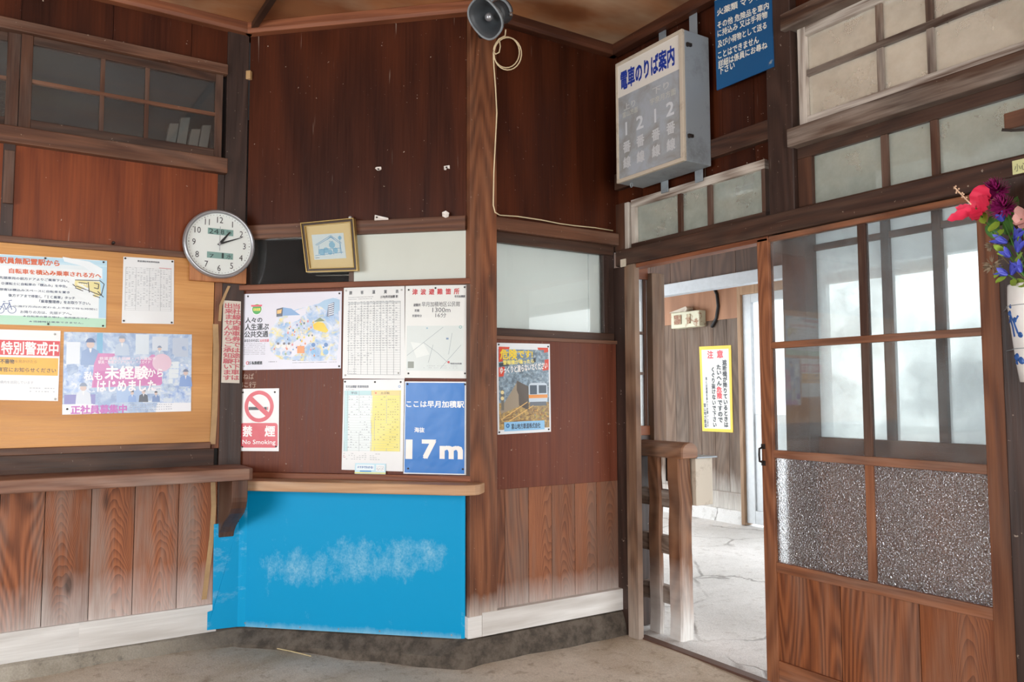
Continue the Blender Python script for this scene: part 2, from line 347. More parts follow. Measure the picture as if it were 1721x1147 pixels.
def concrete(name, c1, c2, c3, stain_scale=1.6, bump=.35, cracks=0.0, damp=None):
    m = N(name); tc = m.n('ShaderNodeTexCoord'); v = tc.outputs['Object']
    a = m.noise(v, stain_scale, 6.0, .65, .4); b = m.noise(v, 14.0, 6.0, .7); c = m.noise(v, 140.0, 3.0, .6)
    col = m.mix(m.rng(a, .36, .62), lin(c1), lin(c2)); col = m.mix(m.math('MULTIPLY', m.rng(b, .54, .68), .7), col, lin(c3))
    k = m.rng(c, .3, .7, .86, 1.12); col = m.mix(1.0, col, m.n('ShaderNodeCombineColor', {0: k, 1: k, 2: k}).outputs[0], 'MULTIPLY')
    if damp:                                     # grime that thickens along the kerb
        x, y, z = m.xyz(v); k = m.rng(m.math('ADD', x, m.math('MULTIPLY', m.math('SUBTRACT', a, .5), .9)), damp[0], damp[1])
        col = m.mix(k, col, m.mix(m.rng(b, .4, .6), lin(damp[2]), lin(damp[3])))
    h = m.math('ADD', m.math('MULTIPLY', b, .8), m.math('MULTIPLY', c, .35))
    if cracks:
        x, y, z = m.xyz(v); w1 = m.noise(v, 3.0, 4.0, .6)
        vo = m.n('ShaderNodeTexVoronoi', {'Vector': m.vec(m.math('ADD', x, m.math('MULTIPLY', w1, .35)), m.math('ADD', y, m.math('MULTIPLY', w1, .3)), 0.0), 'Scale': 1.25}, feature='DISTANCE_TO_EDGE')
        cr = m.math('MULTIPLY', m.rng(vo.outputs['Distance'], .004, .018, 1.0, 0.0), m.rng(m.noise(v, 1.7, 2.0), .42, .58))
        col = m.mix(m.math('MULTIPLY', cr, cracks), col, lin((70, 62, 56))); h = m.math('SUBTRACT', h, cr)
    m.set(m.b.inputs['Base Color'], col); m.b.inputs['Roughness'].default_value = .85; m.b.inputs['Specular IOR Level'].default_value = .25
    m.bump(h, bump, .02)
    return m.m
M['floor'] = concrete('worn_concrete_floor', (174, 158, 136), (208, 198, 183), (144, 127, 107))
M['kerb'] = concrete('stained_concrete_kerb', (146, 138, 124), (174, 167, 154), (96, 92, 87), 3.2, damp=(.45, 1.1, (72, 65, 58), (104, 95, 85)))
M['floor_out'] = concrete('pale_platform_concrete', (206, 206, 204), (226, 226, 225), (186, 184, 180), 1.2, .3, cracks=.5)

def pebble():
    m = N('pebbled_glass'); tc = m.n('ShaderNodeTexCoord')
    vo = m.n('ShaderNodeTexVoronoi', {'Vector': tc.outputs['Object'], 'Scale': 185.0}, feature='SMOOTH_F1')
    bp = m.n('ShaderNodeBump', {'Height': vo.outputs['Distance'], 'Strength': .8, 'Distance': .006})
    rf = m.n('ShaderNodeBsdfRefraction', {'Color': (.93, .95, .97, 1), 'Roughness': .12, 'IOR': 1.25, 'Normal': bp.outputs[0]})
    gl = m.n('ShaderNodeBsdfGlossy', {'Color': (1, 1, 1, 1), 'Roughness': .12, 'Normal': bp.outputs[0]})
    df = m.n('ShaderNodeBsdfTranslucent', {0: lin((225, 230, 235))}); d2 = m.n('ShaderNodeBsdfDiffuse', {0: lin((215, 218, 222))})
    dd = m.n('ShaderNodeMixShader', {0: .5}); m.set(dd.inputs[1], df.outputs[0]); m.set(dd.inputs[2], d2.outputs[0])
    a = m.n('ShaderNodeMixShader', {0: .10}); m.set(a.inputs[1], rf.outputs[0]); m.set(a.inputs[2], dd.outputs[0])
    b = m.n('ShaderNodeMixShader', {0: .14}); m.set(b.inputs[1], a.outputs[0]); m.set(b.inputs[2], gl.outputs[0])
    m.set(m.out.inputs[0], b.outputs[0])
    return m.m
M['pebble'] = pebble()
M['picture_glass'] = glass('picture_glass', .01, (225, 230, 235), .5)

# ================================================================== THE ROOM
ZC = 3.05                                                            # ceiling
ya, yc, xd = 3.967, 3.189, 2.707
# --- floor: concrete that humps up a little towards the left wall
def grid(x0, x1, y0, y1, nx, ny, hf):
    b = Bm()
    for j in range(ny+1):
        for i in range(nx+1):
            x = x0+(x1-x0)*i/nx; y = y0+(y1-y0)*j/ny; b.v.append((x, y, hf(x, y)))
    for j in range(ny):
        for i in range(nx):
            a = j*(nx+1)+i; b.f.append((a, a+1, a+nx+2, a+nx+1))
    return b
def sst(t): t = max(0, min(1, t)); return t*t*(3-2*t)
def floor_h(x, y):
    return .045*sst((y-3.0)/1.0)*sst((1.9-x)/1.0) + .006*math.sin(x*5.1+y*2.3)*math.sin(y*4.7-x*1.9) + .003*math.sin(x*17+1)*math.sin(y*15)
struct('floor', grid(-2.6, 2.72, -3.0, 4.1, 110, 140, floor_h), M['floor'], G, smooth=True)
struct('ceiling', Bm().box(-2.75, 2.72, -3.1, 4.15, ZC, ZC+.05), M['ceiling'], G)
# --- walls out of view: left wall with a window band, back wall with the entrance
b = Bm(); b.box(-2.75, -2.6, -3.1, 4.15, 0, .6); b.box(-2.75, -2.6, -3.1, 4.15, 2.1, ZC); b.box(-2.75, -2.6, -3.1, .4, .6, 2.1); b.box(-2.75, -2.6, 3.0, 4.15, .6, 2.1)
struct('wall_side', b, M['panel'], G)
b = Bm(); b.box(-2.6, -1.2, -3.1, -3.0, 0, ZC); b.box(1.8, 2.9, -3.1, -3.0, 0, ZC); b.box(-1.2, 1.8, -3.1, -3.0, 2.15, ZC)
struct('wall_rear', b, M['panel'], G)

# ------------------------------------------------------------------ wall A (left, frontal)
XL = -2.6
b = Bm()
sx = [XL, -1.6, -1.0, -.55] + [A.px(x, 30)[0] for x in (36,)] + [A.px(190, 60)[0], A.px(322, 75)[0], .89]
for i in range(len(sx)-1): b.box(sx[i]+.001, sx[i+1]-.001, 0, .02, 2.80, ZC)
struct('wall_left', b, M['panel'], A)
struct('wall_left_panel', Bm().box(.025, .858, 0, .02, 1.86, 2.29), M['panel_red'], A).name = 'wall_left.001'
struct('wall_left.002', Bm().box(XL, -.02, 0, .02, 1.86, 2.29), M['panel_red'], A)
b = Bm()
sx = [XL, -1.4, -1.1, -.75, -.4, -.12] + [A.px(p, 900)[0] for p in (-2, 74, 152, 225, 299)] + [.889]
for i in range(len(sx)-1): b.box(sx[i]+.0012, sx[i+1]-.0012, -.004, .02, .20, .84)
struct('wall_left.003', b, M['plank'], A, bev=.0015)
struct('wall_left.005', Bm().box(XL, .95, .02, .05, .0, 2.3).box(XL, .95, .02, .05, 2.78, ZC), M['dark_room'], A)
struct('trim_1', Bm().box(XL, .889, -.028, .02, 2.773, 2.822), M['rail'], A, bev=.003)       # window head
struct('trim_2', Bm().box(XL, .895, -.04, .02, 2.278, 2.352), M['rail'], A, bev=.004)        # window sill beam
struct('trim_3', Bm().box(.858, .889, -.003, .02, 1.86, 2.278), M['post_dark'], A, bev=.002)
struct('trim_4', Bm().box(XL, .85, -.022, .0, .955, .986), M['rail'], A, bev=.003)           # ledge under the notice board
struct('trim_5', Bm().box(XL, .868, -.012, .02, .865, .955), M['rail_dark'], A, bev=.002)
struct('trim_6', Bm().box(.855, .889, -.01, .02, .955, 1.86), M['post'], A, bev=.002)
struct('trim_7', Bm().box(-.02, .025, -.006, .02, 1.86, 2.28), M['post_dark'], A, bev=.002)
zz = A.px(0, 900)[1]
b = Bm(); b.box(XL, A.px(134, 1040)[0]-.0015, -.022, .02, .105, .231); b.box(A.px(132, 1040)[0], .893, -.022, .02, .105, .231)
struct('baseboard_left', b, M['base_white'], A, bev=.002)
# window band: sash with two rows of panes, dark office behind
w = struct('window_1', Bm().box(.03, .075, -.004, .03, 2.355, 2.773).box(.838, .872, -.004, .03, 2.355, 2.773), M['frame_v'], A, bev=.002)
uu = [A.px(172, 150)[0], A.px(247, 165)[0]]; zr = A.px(200, 163)[1]
part('window_frame', Bm().box(.075, .838, -.003, .028, 2.355, 2.40).box(.075, .838, -.003, .028, 2.735, 2.773), M['rail_dark'], w, bev=.002)
part('glazing_bar', Bm().box(.075, .838, -.002, .02, zr-.008, zr+.008), M['rail'], w)
for u in uu: part('glazing_bar', Bm().box(u-.009, u+.009, 0, .02, 2.40, zr-.008).box(u-.009, u+.009, 0, .02, zr+.008, 2.735), M['frame_v'], w)
part('pane', Bm().box(.07, .845, .010, .013, 2.37, 2.76), M['glass_dark'], w)
w = struct('window_2', Bm().box(-.02, .028, .012, .05, 2.352, 2.775).box(-.9, -.86, .012, .05, 2.352, 2.775), M['frame_v'], A, bev=.002)
part('window_frame', Bm().box(-.86, -.02, .014, .045, 2.355, 2.40).box(-.86, -.02, .014, .045, 2.735, 2.773), M['rail_dark'], w, bev=.002)
part('glazing_bar', Bm().box(-.86, -.02, .018, .04, zr-.008, zr+.008), M['rail'], w)
part('pane', Bm().box(-.86, -.02, .028, .031, 2.37, 2.76), M['glass_dark'], w)
struct('wall_left.004', Bm().box(XL, -.9, 0, .02, 2.352, 2.775), M['panel'], A)
# office behind the partition: back wall and floor, so the glass shows a dark room
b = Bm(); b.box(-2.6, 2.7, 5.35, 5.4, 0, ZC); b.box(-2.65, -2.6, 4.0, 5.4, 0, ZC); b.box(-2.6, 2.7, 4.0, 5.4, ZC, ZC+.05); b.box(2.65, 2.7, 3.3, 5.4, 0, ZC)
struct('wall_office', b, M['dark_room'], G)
bc = Bm()
for i, (du, dz, h) in enumerate(((0, 0, .2), (.05, .0, .24), (.1, 0, .19), (.15, 0, .22))):
    bc.quad8([(.62+du, 2.33), (.62+du+.045, 2.33), (.62+du+.075, 2.33+h), (.62+du+.03, 2.33+h*.96)], .10, .14)
tag(part('paper_bundle', bc, M['shade_paper'], None, A, bev=.004, org=(.7, .12, 2.33)), 'pale bundle of papers leaning inside the dark office window on the left', 'papers')
struct('trim_8', Bm().box(.4, .9, .06, .3, 2.31, 2.33), M['dark_room'], A)

# post between the left wall and the angled wall
struct('trim_9', Bm().quad8([(.889, .0), (.992, .0), (.992, .86), (.992, ZC), (.889, ZC)], -.012, .08), M['post_dark'], A, bev=.003)
# ------------------------------------------------------------------ wall B (angled)
L = 1.122
struct('wall_angled', Bm().box(.01, L, 0, .02, 2.035, ZC), M['panel'], B)
struct('wall_angled.001', Bm().box(.0, L, .004, .02, .11, 1.745), M['hardboard'], B)
struct('trim_10', Bm().box(.0, L, -.018, .02, 1.970, 2.037), M['rail'], B, bev=.003)
struct('trim_11', Bm().box(-.03, 1.149, -.026, .02, 1.716, 1.742), M['rail_red'], B, bev=.003)
struct('trim_12', Bm().box(1.128, 1.149, -.02, .02, .82, 1.716), M['frame_v'], B, bev=.002)
struct('trim_13', Bm().box(.02, 1.149, -.03, .02, .812, .838), M['rail_red'], B, bev=.002)
us = B.px(590, 430)[0]
w = struct('window_3', Bm().box(us-.012, us+.012, .006, .03, 1.742, 1.97), M['frame_v'], B)
part('pane', Bm().box(.02, us-.012, .016, .019, 1.742, 1.97), M['glass_dark'], w, label='dark office pane')
part('pane', Bm().box(us+.012, L, .008, .014, 1.742, 1.97), M['frost_white'], w, label='whitish frosted pane')
part('window_frame', Bm().box(.0, .03, .004, .03, 1.742, 1.97), M['post_dark'], w)
# ------------------------------------------------------------------ pillar and wall C
struct('trim_14', Bm().box(1.806, 1.952, -.03, .10, .115, ZC), M['post'], C, bev=.004)
struct('wall_back', Bm().box(1.95, 2.745, 0, .02, 2.04, ZC), M['panel'], C)
struct('wall_back.001', Bm().box(1.953, 2.695, -.004, .016, .763, 1.474), M['hardboard'], C, bev=.002)
b = Bm(); sx = [1.952] + [C.px(p, 920)[0] for p in (848.5, 888.7, 927.8, 966.6, 1003.4)] + [2.71]
for i in range(len(sx)-1): b.box(sx[i]+.001, sx[i+1]-.001, 0, .02, .20, .77)
struct('wall_back.002', b, M['plank_c'], C, bev=.0015)
struct('trim_15', Bm().box(1.945, 2.704, -.03, .02, 1.984, 2.046), M['rail'], C, bev=.003)
struct('trim_16', Bm().box(1.953, 2.704, -.012, .02, 1.466, 1.484), M['rail'], C, bev=.002)
w = struct('window_4', Bm().box(1.96, 2.69, .002, .03, 1.932, 1.984).box(1.96, 2.69, .002, .03, 1.484, 1.522), M['rail_dark'], C, bev=.002)
part('window_frame', Bm().box(2.622, 2.66, .002, .03, 1.522, 1.932).box(2.66, 2.704, .012, .03, 1.484, 1.984), M['post_dark'], w, bev=.002)
part('pane', Bm().box(1.955, 2.625, .012, .015, 1.515, 1.94), M['picture_glass'], w)
cb = Bm(); cb.quad8([(1.94, 1.49), (C.px(998, 480)[0], 1.49), (C.px(998, 480)[0], 1.95), (1.94, 1.95)], .05, .06)
cb.quad8([(C.px(999, 480)[0], 1.49), (2.66, 1.50), (2.63, 1.95), (C.px(999, 480)[0], 1.95)], .045, .055)
cb.quad8([(1.94, 1.49), (C.px(857, 480)[0], 1.49), (C.px(857, 480)[0], 1.95), (1.94, 1.95)], .045, .053)
part('backing_sheet', cb, M['curtain'], w, label='white sheet folded behind the pane')
struct('trim_17', Bm().box(1.945, 1.957, -.016, .0, 1.47, 1.99), plain('pale_strip', (206, 188, 166), .5), C, bev=.003)
b = Bm(); u1 = C.px(804, 1040)[0]; b.box(1.795, u1-.001, -.034, .02, .118, .212); b.box(u1+.001, 2.71, -.034, .02, .118, .222)
struct('baseboard_back', b, M['base_white'], C, bev=.002)
# concrete kerb under the three walls
def kerb(pts, name):
    b = Bm(); rings = []
    for (x, y, nx, ny, zt, o0, o1) in pts:
        rings.append([(x+nx*o1, y+ny*o1, -.02), (x+nx*(o1+.25*(o0-o1)), y+ny*(o1+.2*(o0-o1)), zt*.45), (x+nx*o0, y+ny*o0, zt-.008), (x+nx*(o0-.02), y+ny*(o0-.02), zt), (x-nx*.05, y-ny*.05, zt), (x-nx*.05, y-ny*.05, -.02)])
    b.loft(rings); return struct(name, b, M['kerb'], G)
pts = [(x, ya, 0, -1, .107, .035 + .012*math.sin(x*9), .06 + .012*math.sin(x*5+1)) for x in [-2.6+i*.12 for i in range(29)]]
pts += [(.93, ya, -.25, -.97, .112, .03, .075), (1.0, ya-.01, -.55, -.83, .113, .02, .085)]
for i in range(1, 12):
    t = i/12*1.12; q = B.o + B.U*t; pts.append((q.x, q.y, -B.V.x, -B.V.y, .113, .015 + .006*math.sin(i*2.1), .085 + .012*math.sin(i*1.3)))
pts += [(1.80, yc, -.5, -.87, .115, .03, .085)]
pts += [(1.86+i*.12, yc, 0, -1, .117, .03, .06 + .008*math.sin(i*2.2)) for i in range(8)]
kerb(pts, 'baseboard_kerb')
# cornice round the ceiling
def mould(fr, u0, u1, name, m=None):
    b = Bm(); b.prism_x([(0, 2.995), (-.045, 2.995), (-.05, 3.012), (-.05, ZC), (0, ZC)], u0, u1)
    return struct(name, b, m or M['rail_red'], fr, bev=.003)
mould(A, XL, 1.0, 'trim_18'); mould(B, .0, L+.06, 'trim_19')
dkm = wood('dark_moulding', (56, 30, 20), (94, 54, 36), axis='x', rings=6, rough=.45, specks=.3)
mould(C, 1.86, 2.70, 'trim_20', dkm); mould(D, -3.185, 1.0, 'trim_21', dkm)
b = Bm(); b.tube([(1.0, 3.91, 3.03), (.985, 2.6, 3.03), (.97, -2.9, 3.03)], .019, 4)
struct('trim_22', b, M['rail_dark'], G)

# ------------------------------------------------------------------ wall D (right): doorway, transoms, windows
def dpx(x, y, off=0): return D.px(x, y, off)
b = Bm(); us_ = [-3.205, -3.0, -2.82, -2.64, -2.46, -2.28, -2.06]
for i in range(len(us_)-1): b.box(us_[i]+.001, us_[i+1]-.001, .02, .04, 2.20, ZC)
struct('wall_right', b, M['panel'], D)
zq = dpx(1250, 232)[1]
struct('trim_23', Bm().box(-3.185, -2.175, -.012, .03, zq-.045, zq+.04), M['rail_dark'], D, bev=.004)
struct('trim_24', Bm().box(-2.178, -2.052, -.022, .09, 1.868, ZC), M['post_dark'], D, bev=.004)
struct('trim_39', Bm().box(-2.176, -2.06, .045, .15, 0, 1.868), M['frame_v'], D, bev=.004)           # post beside the doorway
struct('trim_25', Bm().box(-3.16, -1.0, -.03, .08, 1.868, 1.952), M['rail_dark'], D, bev=.005)        # head beam
struct('trim_26', Bm().box(-3.06, -2.2, -.012, .05, 1.848, 1.868), M['rail_red'], D, bev=.002)        # door track
struct('trim_27', Bm().box(-3.215, -3.09, -.01, .03, 0, 1.868), M['post_dark'], D, bev=.003)          # jamb
struct('trim_28', Bm().box(-3.10, D.px(1069, 700, .025)[0], -.025, .008, 0, 1.868), M['jamb'], D, bev=.003)
struct('trim_29', Bm().box(-3.06, -1.0, .0, .05, -.02, .010), M['threshold'], D, bev=.003)              # threshold
# transom over the doorway
w = struct('window_5', Bm().box(-3.07, -2.215, 0, .04, 2.165, 2.205), M['worn_white'], D, bev=.002)
part('window_frame', Bm().box(-3.07, -2.215, 0, .04, 1.952, 1.978), M['rail_dark'], w, bev=.002)
part('window_frame', Bm().box(-3.07, -3.035, 0, .04, 1.978, 2.165), M['worn_white_v'], w, bev=.002)
part('window_frame', Bm().box(-2.235, -2.215, 0, .04, 1.978, 2.165), M['frame_v'], w, bev=.002)
part('window_frame', Bm().box(-3.115, -3.085, -.004, .04, 1.952, 2.20), M['worn_white_v'], w, bev=.002)
part('window_frame', Bm().box(-3.215, -3.115, .0, .05, 1.952, 2.205), M['frame_v'], w, bev=.002)
ub = [dpx(1141, 360)[0], dpx(1191, 345)[0]]
for u in ub: part('glazing_bar', Bm().box(u-.013, u+.013, .004, .036, 1.978, 2.165), M['frame_v'], w, bev=.002)
ue = [-3.035] + ub + [-2.235]
for i in range(3): part('pane', Bm().box(ue[i], ue[i+1], .018, .021, 1.975, 2.17), M['glass_green'], w)
# two windows over the parked door, divided by a beam
struct('trim_30', Bm().box(-2.065, -1.0, -.045, .09, 2.205, 2.282), M['flaky_beam'], D, bev=.005)
w = struct('window_6', Bm().box(-2.05, -1.0, .0, .04, 2.158, 2.205).box(-2.05, -1.0, .0, .04, 1.950, 1.962), M['rail_dark'], D, bev=.002)
part('window_frame', Bm().box(-2.05, -1.983, .0, .04, 1.962, 2.158), M['frame_v'], w, bev=.002)
ub = [dpx(1485, 270)[0], dpx(1569, 250)[0]]; ue = [-1.983] + ub + [-1.0]
for u in ub: part('glazing_bar', Bm().box(u-.013, u+.013, .004, .036, 1.962, 2.158), M['frame_v'], w, bev=.002)
for i in range(3): part('pane', Bm().box(ue[i], ue[i+1], .018, .021, 1.955, 2.165), M['glass_green'], w)
zt = dpx(1349, 46)[1]
w = struct('window_7', Bm().box(-2.035, -1.998, .0, .04, 2.282, zt), M['worn_white_v'], D, bev=.002)
part('window_frame', Bm().box(-1.998, -1.0, .0, .04, 2.282, 2.325), M['worn_white'], w, bev=.002)
part('window_frame', Bm().box(-1.998, -1.0, .0, .04, zt-.04, zt), M['worn_white'], w, bev=.002)
zm = dpx(1357, 122)[1]; ub = [dpx(1477, 100)[0], dpx(1561, 60)[0]]; ue = [-1.998] + ub + [-1.0]
part('glazing_bar', Bm().box(-1.998, -1.0, .004, .036, zm-.013, zm+.013), M['flaky_beam'], w, bev=.002)
for u in ub: part('glazing_bar', Bm().box(u-.013, u+.013, .006, .034, 2.325, zm-.013).box(u-.013, u+.013, .006, .034, zm+.013, zt-.04), M['worn_dark_v'], w, bev=.002)
for i in range(3):
    part('pane', Bm().box(ue[i], ue[i+1], .018, .021, 2.32, zm), M['glass_upper'], w)
    part('pane', Bm().box(ue[i], ue[i+1], .018, .021, zm, zt-.02), M['glass_upper'], w)
struct('trim_31', Bm().box(-2.08, -1.0, -.05, .09, zt, zt+.07), M['flaky_beam'], D, bev=.005)
struct('wall_right.001', Bm().box(-2.055, -1.0, .02, .05, zt+.07, ZC), M['panel'], D)
# wall with a sash window behind the parked door
w = struct('window_8', Bm().box(-2.11, D.px(1364, 560, -.115)[0], .098, .15, .0, 1.868), M['frame_v'], D)
w['kind'] = 'structure'
o = .115
def dq(x, y): return D.px(x, y, -o)
zb_ = dq(1500, 752)[1]
part('window_frame', Bm().box(-2.10, -1.0, .10, .14, .965, 1.03), M['rail'], w, bev=.002)
ub = [dq(1495, 560)[0], dq(1583, 560)[0]]; zh = dq(1450, 403)[1]
for u in ub: part('glazing_bar', Bm().box(u-.017, u+.017, .102, .138, 1.03, 1.868), M['frame_v'], w, bev=.002)
part('glazing_bar', Bm().box(-2.09, -1.0, .104, .136, zh-.013, zh+.013), M['rail'], w, bev=.002)
ue = [-2.09] + ub + [-1.0]
for i in range(3): part('pane', Bm().box(ue[i], ue[i+1], .118, .121, 1.02, 1.868), M['glass_dust'], w)
b = Bm()
for i in range(6): b.box(-2.06+i*.178+.001, -2.06+(i+1)*.178-.001, .10, .13, .0, .965)
struct('wall_right.002', b, M['plank_c'], D)
# dark post and boarding nearer the camera
struct('trim_32', Bm().box(-1.262, -.95, -.07, .10, 0, 1.88), M['post_dark'], D, bev=.004)
struct('wall_right.003', Bm().box(-1.0, 3.0, .0, .06, 0, ZC), M['panel'], D)
struct('trim_33', Bm().box(-1.16, -1.0, -.03, .0, 1.96, ZC), M['frame_v'], D, bev=.003)

# sliding door leaf
d = struct('door_1', Bm().box(-2.257, -2.198, -.012, .022, .03, 1.862), M['door_wood'], D, bev=.003)
def drow(y0, y1, x=1475, off=.012): return D.px(x, (y0+y1)/2, off)[1]
part('stile', Bm().box(-1.352, -1.288, -.012, .022, .03, 1.862), M['door_wood'], d, bev=.003)
part('rail', Bm().box(-2.198, -1.352, -.010, .020, 1.842, 1.866), M['door_rail'], d, bev=.003)
zA = D.px(1475, (563.5+574.5)/2, .01)[1]; zB = D.px(1475, (770+783)/2, .01)[1]; zC_ = D.px(1475, (983+999)/2, .01)[1]
part('rail', Bm().box(-2.198, -1.352, -.009, .018, zA-.0135, zA+.0135), M['door_rail'], d, bev=.002)
part('rail', Bm().box(-2.198, -1.352, -.010, .020, zB-.016, zB+.016), M['door_rail'], d, bev=.002)
part('rail', Bm().box(-2.198, -1.352, -.011, .020, zC_-.02, zC_+.02), M['door_rail'], d, bev=.002)
part('rail', Bm().box(-2.198, -1.352, -.011, .020, .04, .125), M['door_rail'], d, bev=.003)
uc = D.px(1449, 480, .01)[0]; uc2 = D.px(1459, 860, .01)[0]
part('glazing_bar', Bm().box(uc-.016, uc+.016, -.008, .016, zB+.016, zA-.0135).box(uc-.016, uc+.016, -.008, .016, zA+.0135, 1.842), M['frame_v'], d, bev=.002)
part('glazing_bar', Bm().box(uc-.016, uc+.016, -.008, .016, zC_+.02, zB-.016), M['door_wood'], d, bev=.002)
for u0, u1 in ((-2.198, uc-.016), (uc+.016, -1.352)):
    part('pane', Bm().box(u0, u1, .003, .006, zA+.0135, 1.842), M['glass_clear'], d)
    part('pane', Bm().box(u0, u1, .003, .006, zB+.016, zA-.0135), M['glass_clear'], d)
    part('pane', Bm().box(u0, u1, .002, .006, zC_+.02, zB-.016), M['pebble'], d, label='pebbled obscure glass pane')
p1, p2 = D.px(1411, 1060, .01)[0], D.px(1543, 1060, .01)[0]
b = Bm()
for u0, u1 in ((-2.198, p1-.0015), (p1+.0015, p2-.0015), (p2+.0015, -1.352)): b.box(u0, u1, .0, .01, .125, zC_-.02)
part('door_panel', b, M['door_panel'], d, bev=.001)
hb = Bm(); u_ = -2.243
hz = D.px(1282, 765, .02)[1]
hb.tube([(u_-.005, -.012, hz+.032), (u_-.005, -.036, hz+.026), (u_-.005, -.038, hz), (u_-.005, -.036, hz-.026), (u_-.005, -.012, hz-.032)], .0045, 8)
hb.box(u_-.014, u_+.006, -.015, -.012, hz+.024, hz+.045); hb.box(u_-.014, u_+.006, -.015, -.012, hz-.045, hz-.024)
part('door_handle', hb, M['iron'], d, smooth=False)

# ------------------------------------------------------------------ outside: platform side
struct('floor_platform', grid(2.70, 30, -20, 30, 60, 60, lambda x, y: -.004 + .004*math.sin(x*2.1+y)*math.sin(y*1.7)), M['floor_out'], G, smooth=True)
b = Bm(); e0, e1 = E.px(1060, 700)[0], E.px(1249, 700)[0]
nb = 9
for i in range(nb): b.box(e0+(e1-e0)*i/nb+.002, e0+(e1-e0)*(i+1)/nb-.002, 0, .04, .14, 2.12)
struct('wall_far', b, M['out_board'], E)
struct('trim_34', Bm().box(e0, e1, -.03, .04, .12, .28), M['out_board'], E, bev=.004)
struct('trim_35', Bm().box(e0, e1, -.05, .06, -.05, .12), M['floor_out'], E, bev=.01)
z0 = E.px(1190, 540)[1]; struct('wall_far.001', Bm().box(e0, e1, -.012, .04, z0, 2.5), wood('pale_brown_sheet', (150, 106, 78), (172, 126, 96), rings=3, rough=.55), E)
# grey beam and boards above the passage
F = Frame((5.2, 0), -PI/2)
f0 = F.px(1050, 490)[0]; zbm = F.px(1195, 467)[1]; zbb = F.px(1195, 487)[1]
struct('trim_36', Bm().box(f0-.4, f0+14, -.04, .06, zbb, zbm), M['beam_blue'], F, bev=.004)
b = Bm()
for i in range(12): b.box(f0-.4+i*.26+.002, f0-.4+(i+1)*.26-.002, 0, .03, zbm, 2.95)
struct('wall_over', b, M['out_dark'], F)
struct('wall_over.001', Bm().box(f0+2.72, f0+14, 0, .03, zbm, 2.95), M['curtain'], F)
# tan door frame, white aluminium door
u0, u1 = E.px(1240, 600, .06)[0], E.px(1253, 600)[0]; zt = E.px(1262, 495)[1]
struct('trim_37', Bm().box(u0, u1, -.06, .06, 0, zt+.12).box(u1, u1+1.9, -.06, .06, zt, zt+.12), M['out_post'], E, bev=.004)
d2 = struct('door_2', Bm().box(u1, u1+.10, -.03, .03, .02, zt).box(u1+.8, u1+.9, -.03, .03, .02, zt).box(u1+.1, u1+.8, -.03, .03, zt-.08, zt).box(u1+.1, u1+.8, -.03, .03, .02, .14), M['aluminium'], E, bev=.004)
zl = E.px(1275, 697)[1]
part('door_panel', Bm().box(u1+.1, u1+.8, -.012, .012, .14, zl), M['aluminium'], d2, bev=.003)
part('pane', Bm().box(u1+.1, u1+.8, -.004, .004, zl, zt-.08), M['milk'], d2)
# canopy over the platform side, with rafters
b = Bm(); b.add([(2.75, -6, 2.98), (6.1, -6, 2.72), (6.1, 9, 2.72), (2.75, 9, 2.98), (2.75, -6, 3.02), (6.1, -6, 2.76), (6.1, 9, 2.76), (2.75, 9, 3.02)], [(0,1,2,3), (7,6,5,4), (0,4,5,1), (1,5,6,2), (2,6,7,3), (3,7,4,0)])
b.box(6.1, 6.14, -6, 9, 2.50, 2.80)
struct('ceiling_canopy', b, M['canopy'], G)
b = Bm()
for i in range(16):
    y = -5.5+i*.9; b.add([(2.8, y, 2.91), (6.1, y, 2.655), (6.1, y+.05, 2.655), (2.8, y+.05, 2.91), (2.8, y, 2.975), (6.1, y, 2.72), (6.1, y+.05, 2.72), (2.8, y+.05, 2.975)], [(0,1,2,3), (7,6,5,4), (0,4,5,1), (1,5,6,2), (2,6,7,3), (3,7,4,0)])
struct('ceiling_rafters', b, M['canopy'], G)
# office wall beside the gate: narrow sash and stile
S = Frame((0, 3.20), 0)
s0 = 2.79; s1 = S.px(1091, 600)[0]; s2 = S.px(1112, 600)[0]; zt2 = S.px(1085, 470)[1]; zb2 = S.px(1085, 716)[1]
struct('trim_38', Bm().box(s1, s2, -.03, .06, .88, 1.86), M['jamb'], S, bev=.003)
w = struct('window_9', Bm().box(s0, s1, .0, .05, zt2, zt2+.09).box(s0, s1, .0, .05, zb2-.05, zb2), M['rail_red'], S, bev=.002)
for yy in (560, 628):
    zz = S.px(1078, yy)[1]; part('glazing_bar', Bm().box(s0, s1-.03, .008, .03, zz-.008, zz+.008), M['frame_v'], w)
part('glazing_bar', Bm().box(s1-.03, s1-.012, .005, .035, zb2, zt2), M['frame_v'], w)
part('pane', Bm().box(s0, s1, .014, .017, zb2, zt2), M['glass_dust'], w)
struct('wall_office.001', Bm().box(2.79, s1, .0, .05, 0, zb2-.05), M['post_dark'], S)

# ================================================================== THINGS: posters, signs, notices
_tc = bpy.data.curves.new('glyphs', 'FONT'); _tc.resolution_u = 2
_to = bpy.data.objects.new('glyphs', _tc); COL.objects.link(_to)
_gc = {}
def glyphs(s, bold=0.0):
    k = s
    if k not in _gc:
        _tc.body = s; _to.update_tag(); bpy.context.view_layer.update()
        dg = bpy.context.evaluated_depsgraph_get(); me = bpy.data.meshes.new_from_object(_to.evaluated_get(dg))
        v = [(p.co.x, p.co.y) for p in me.vertices]; f = [tuple(p.vertices) for p in me.polygons]
        bpy.data.meshes.remove(me); _gc[k] = (v, f)
    return _gc[k]

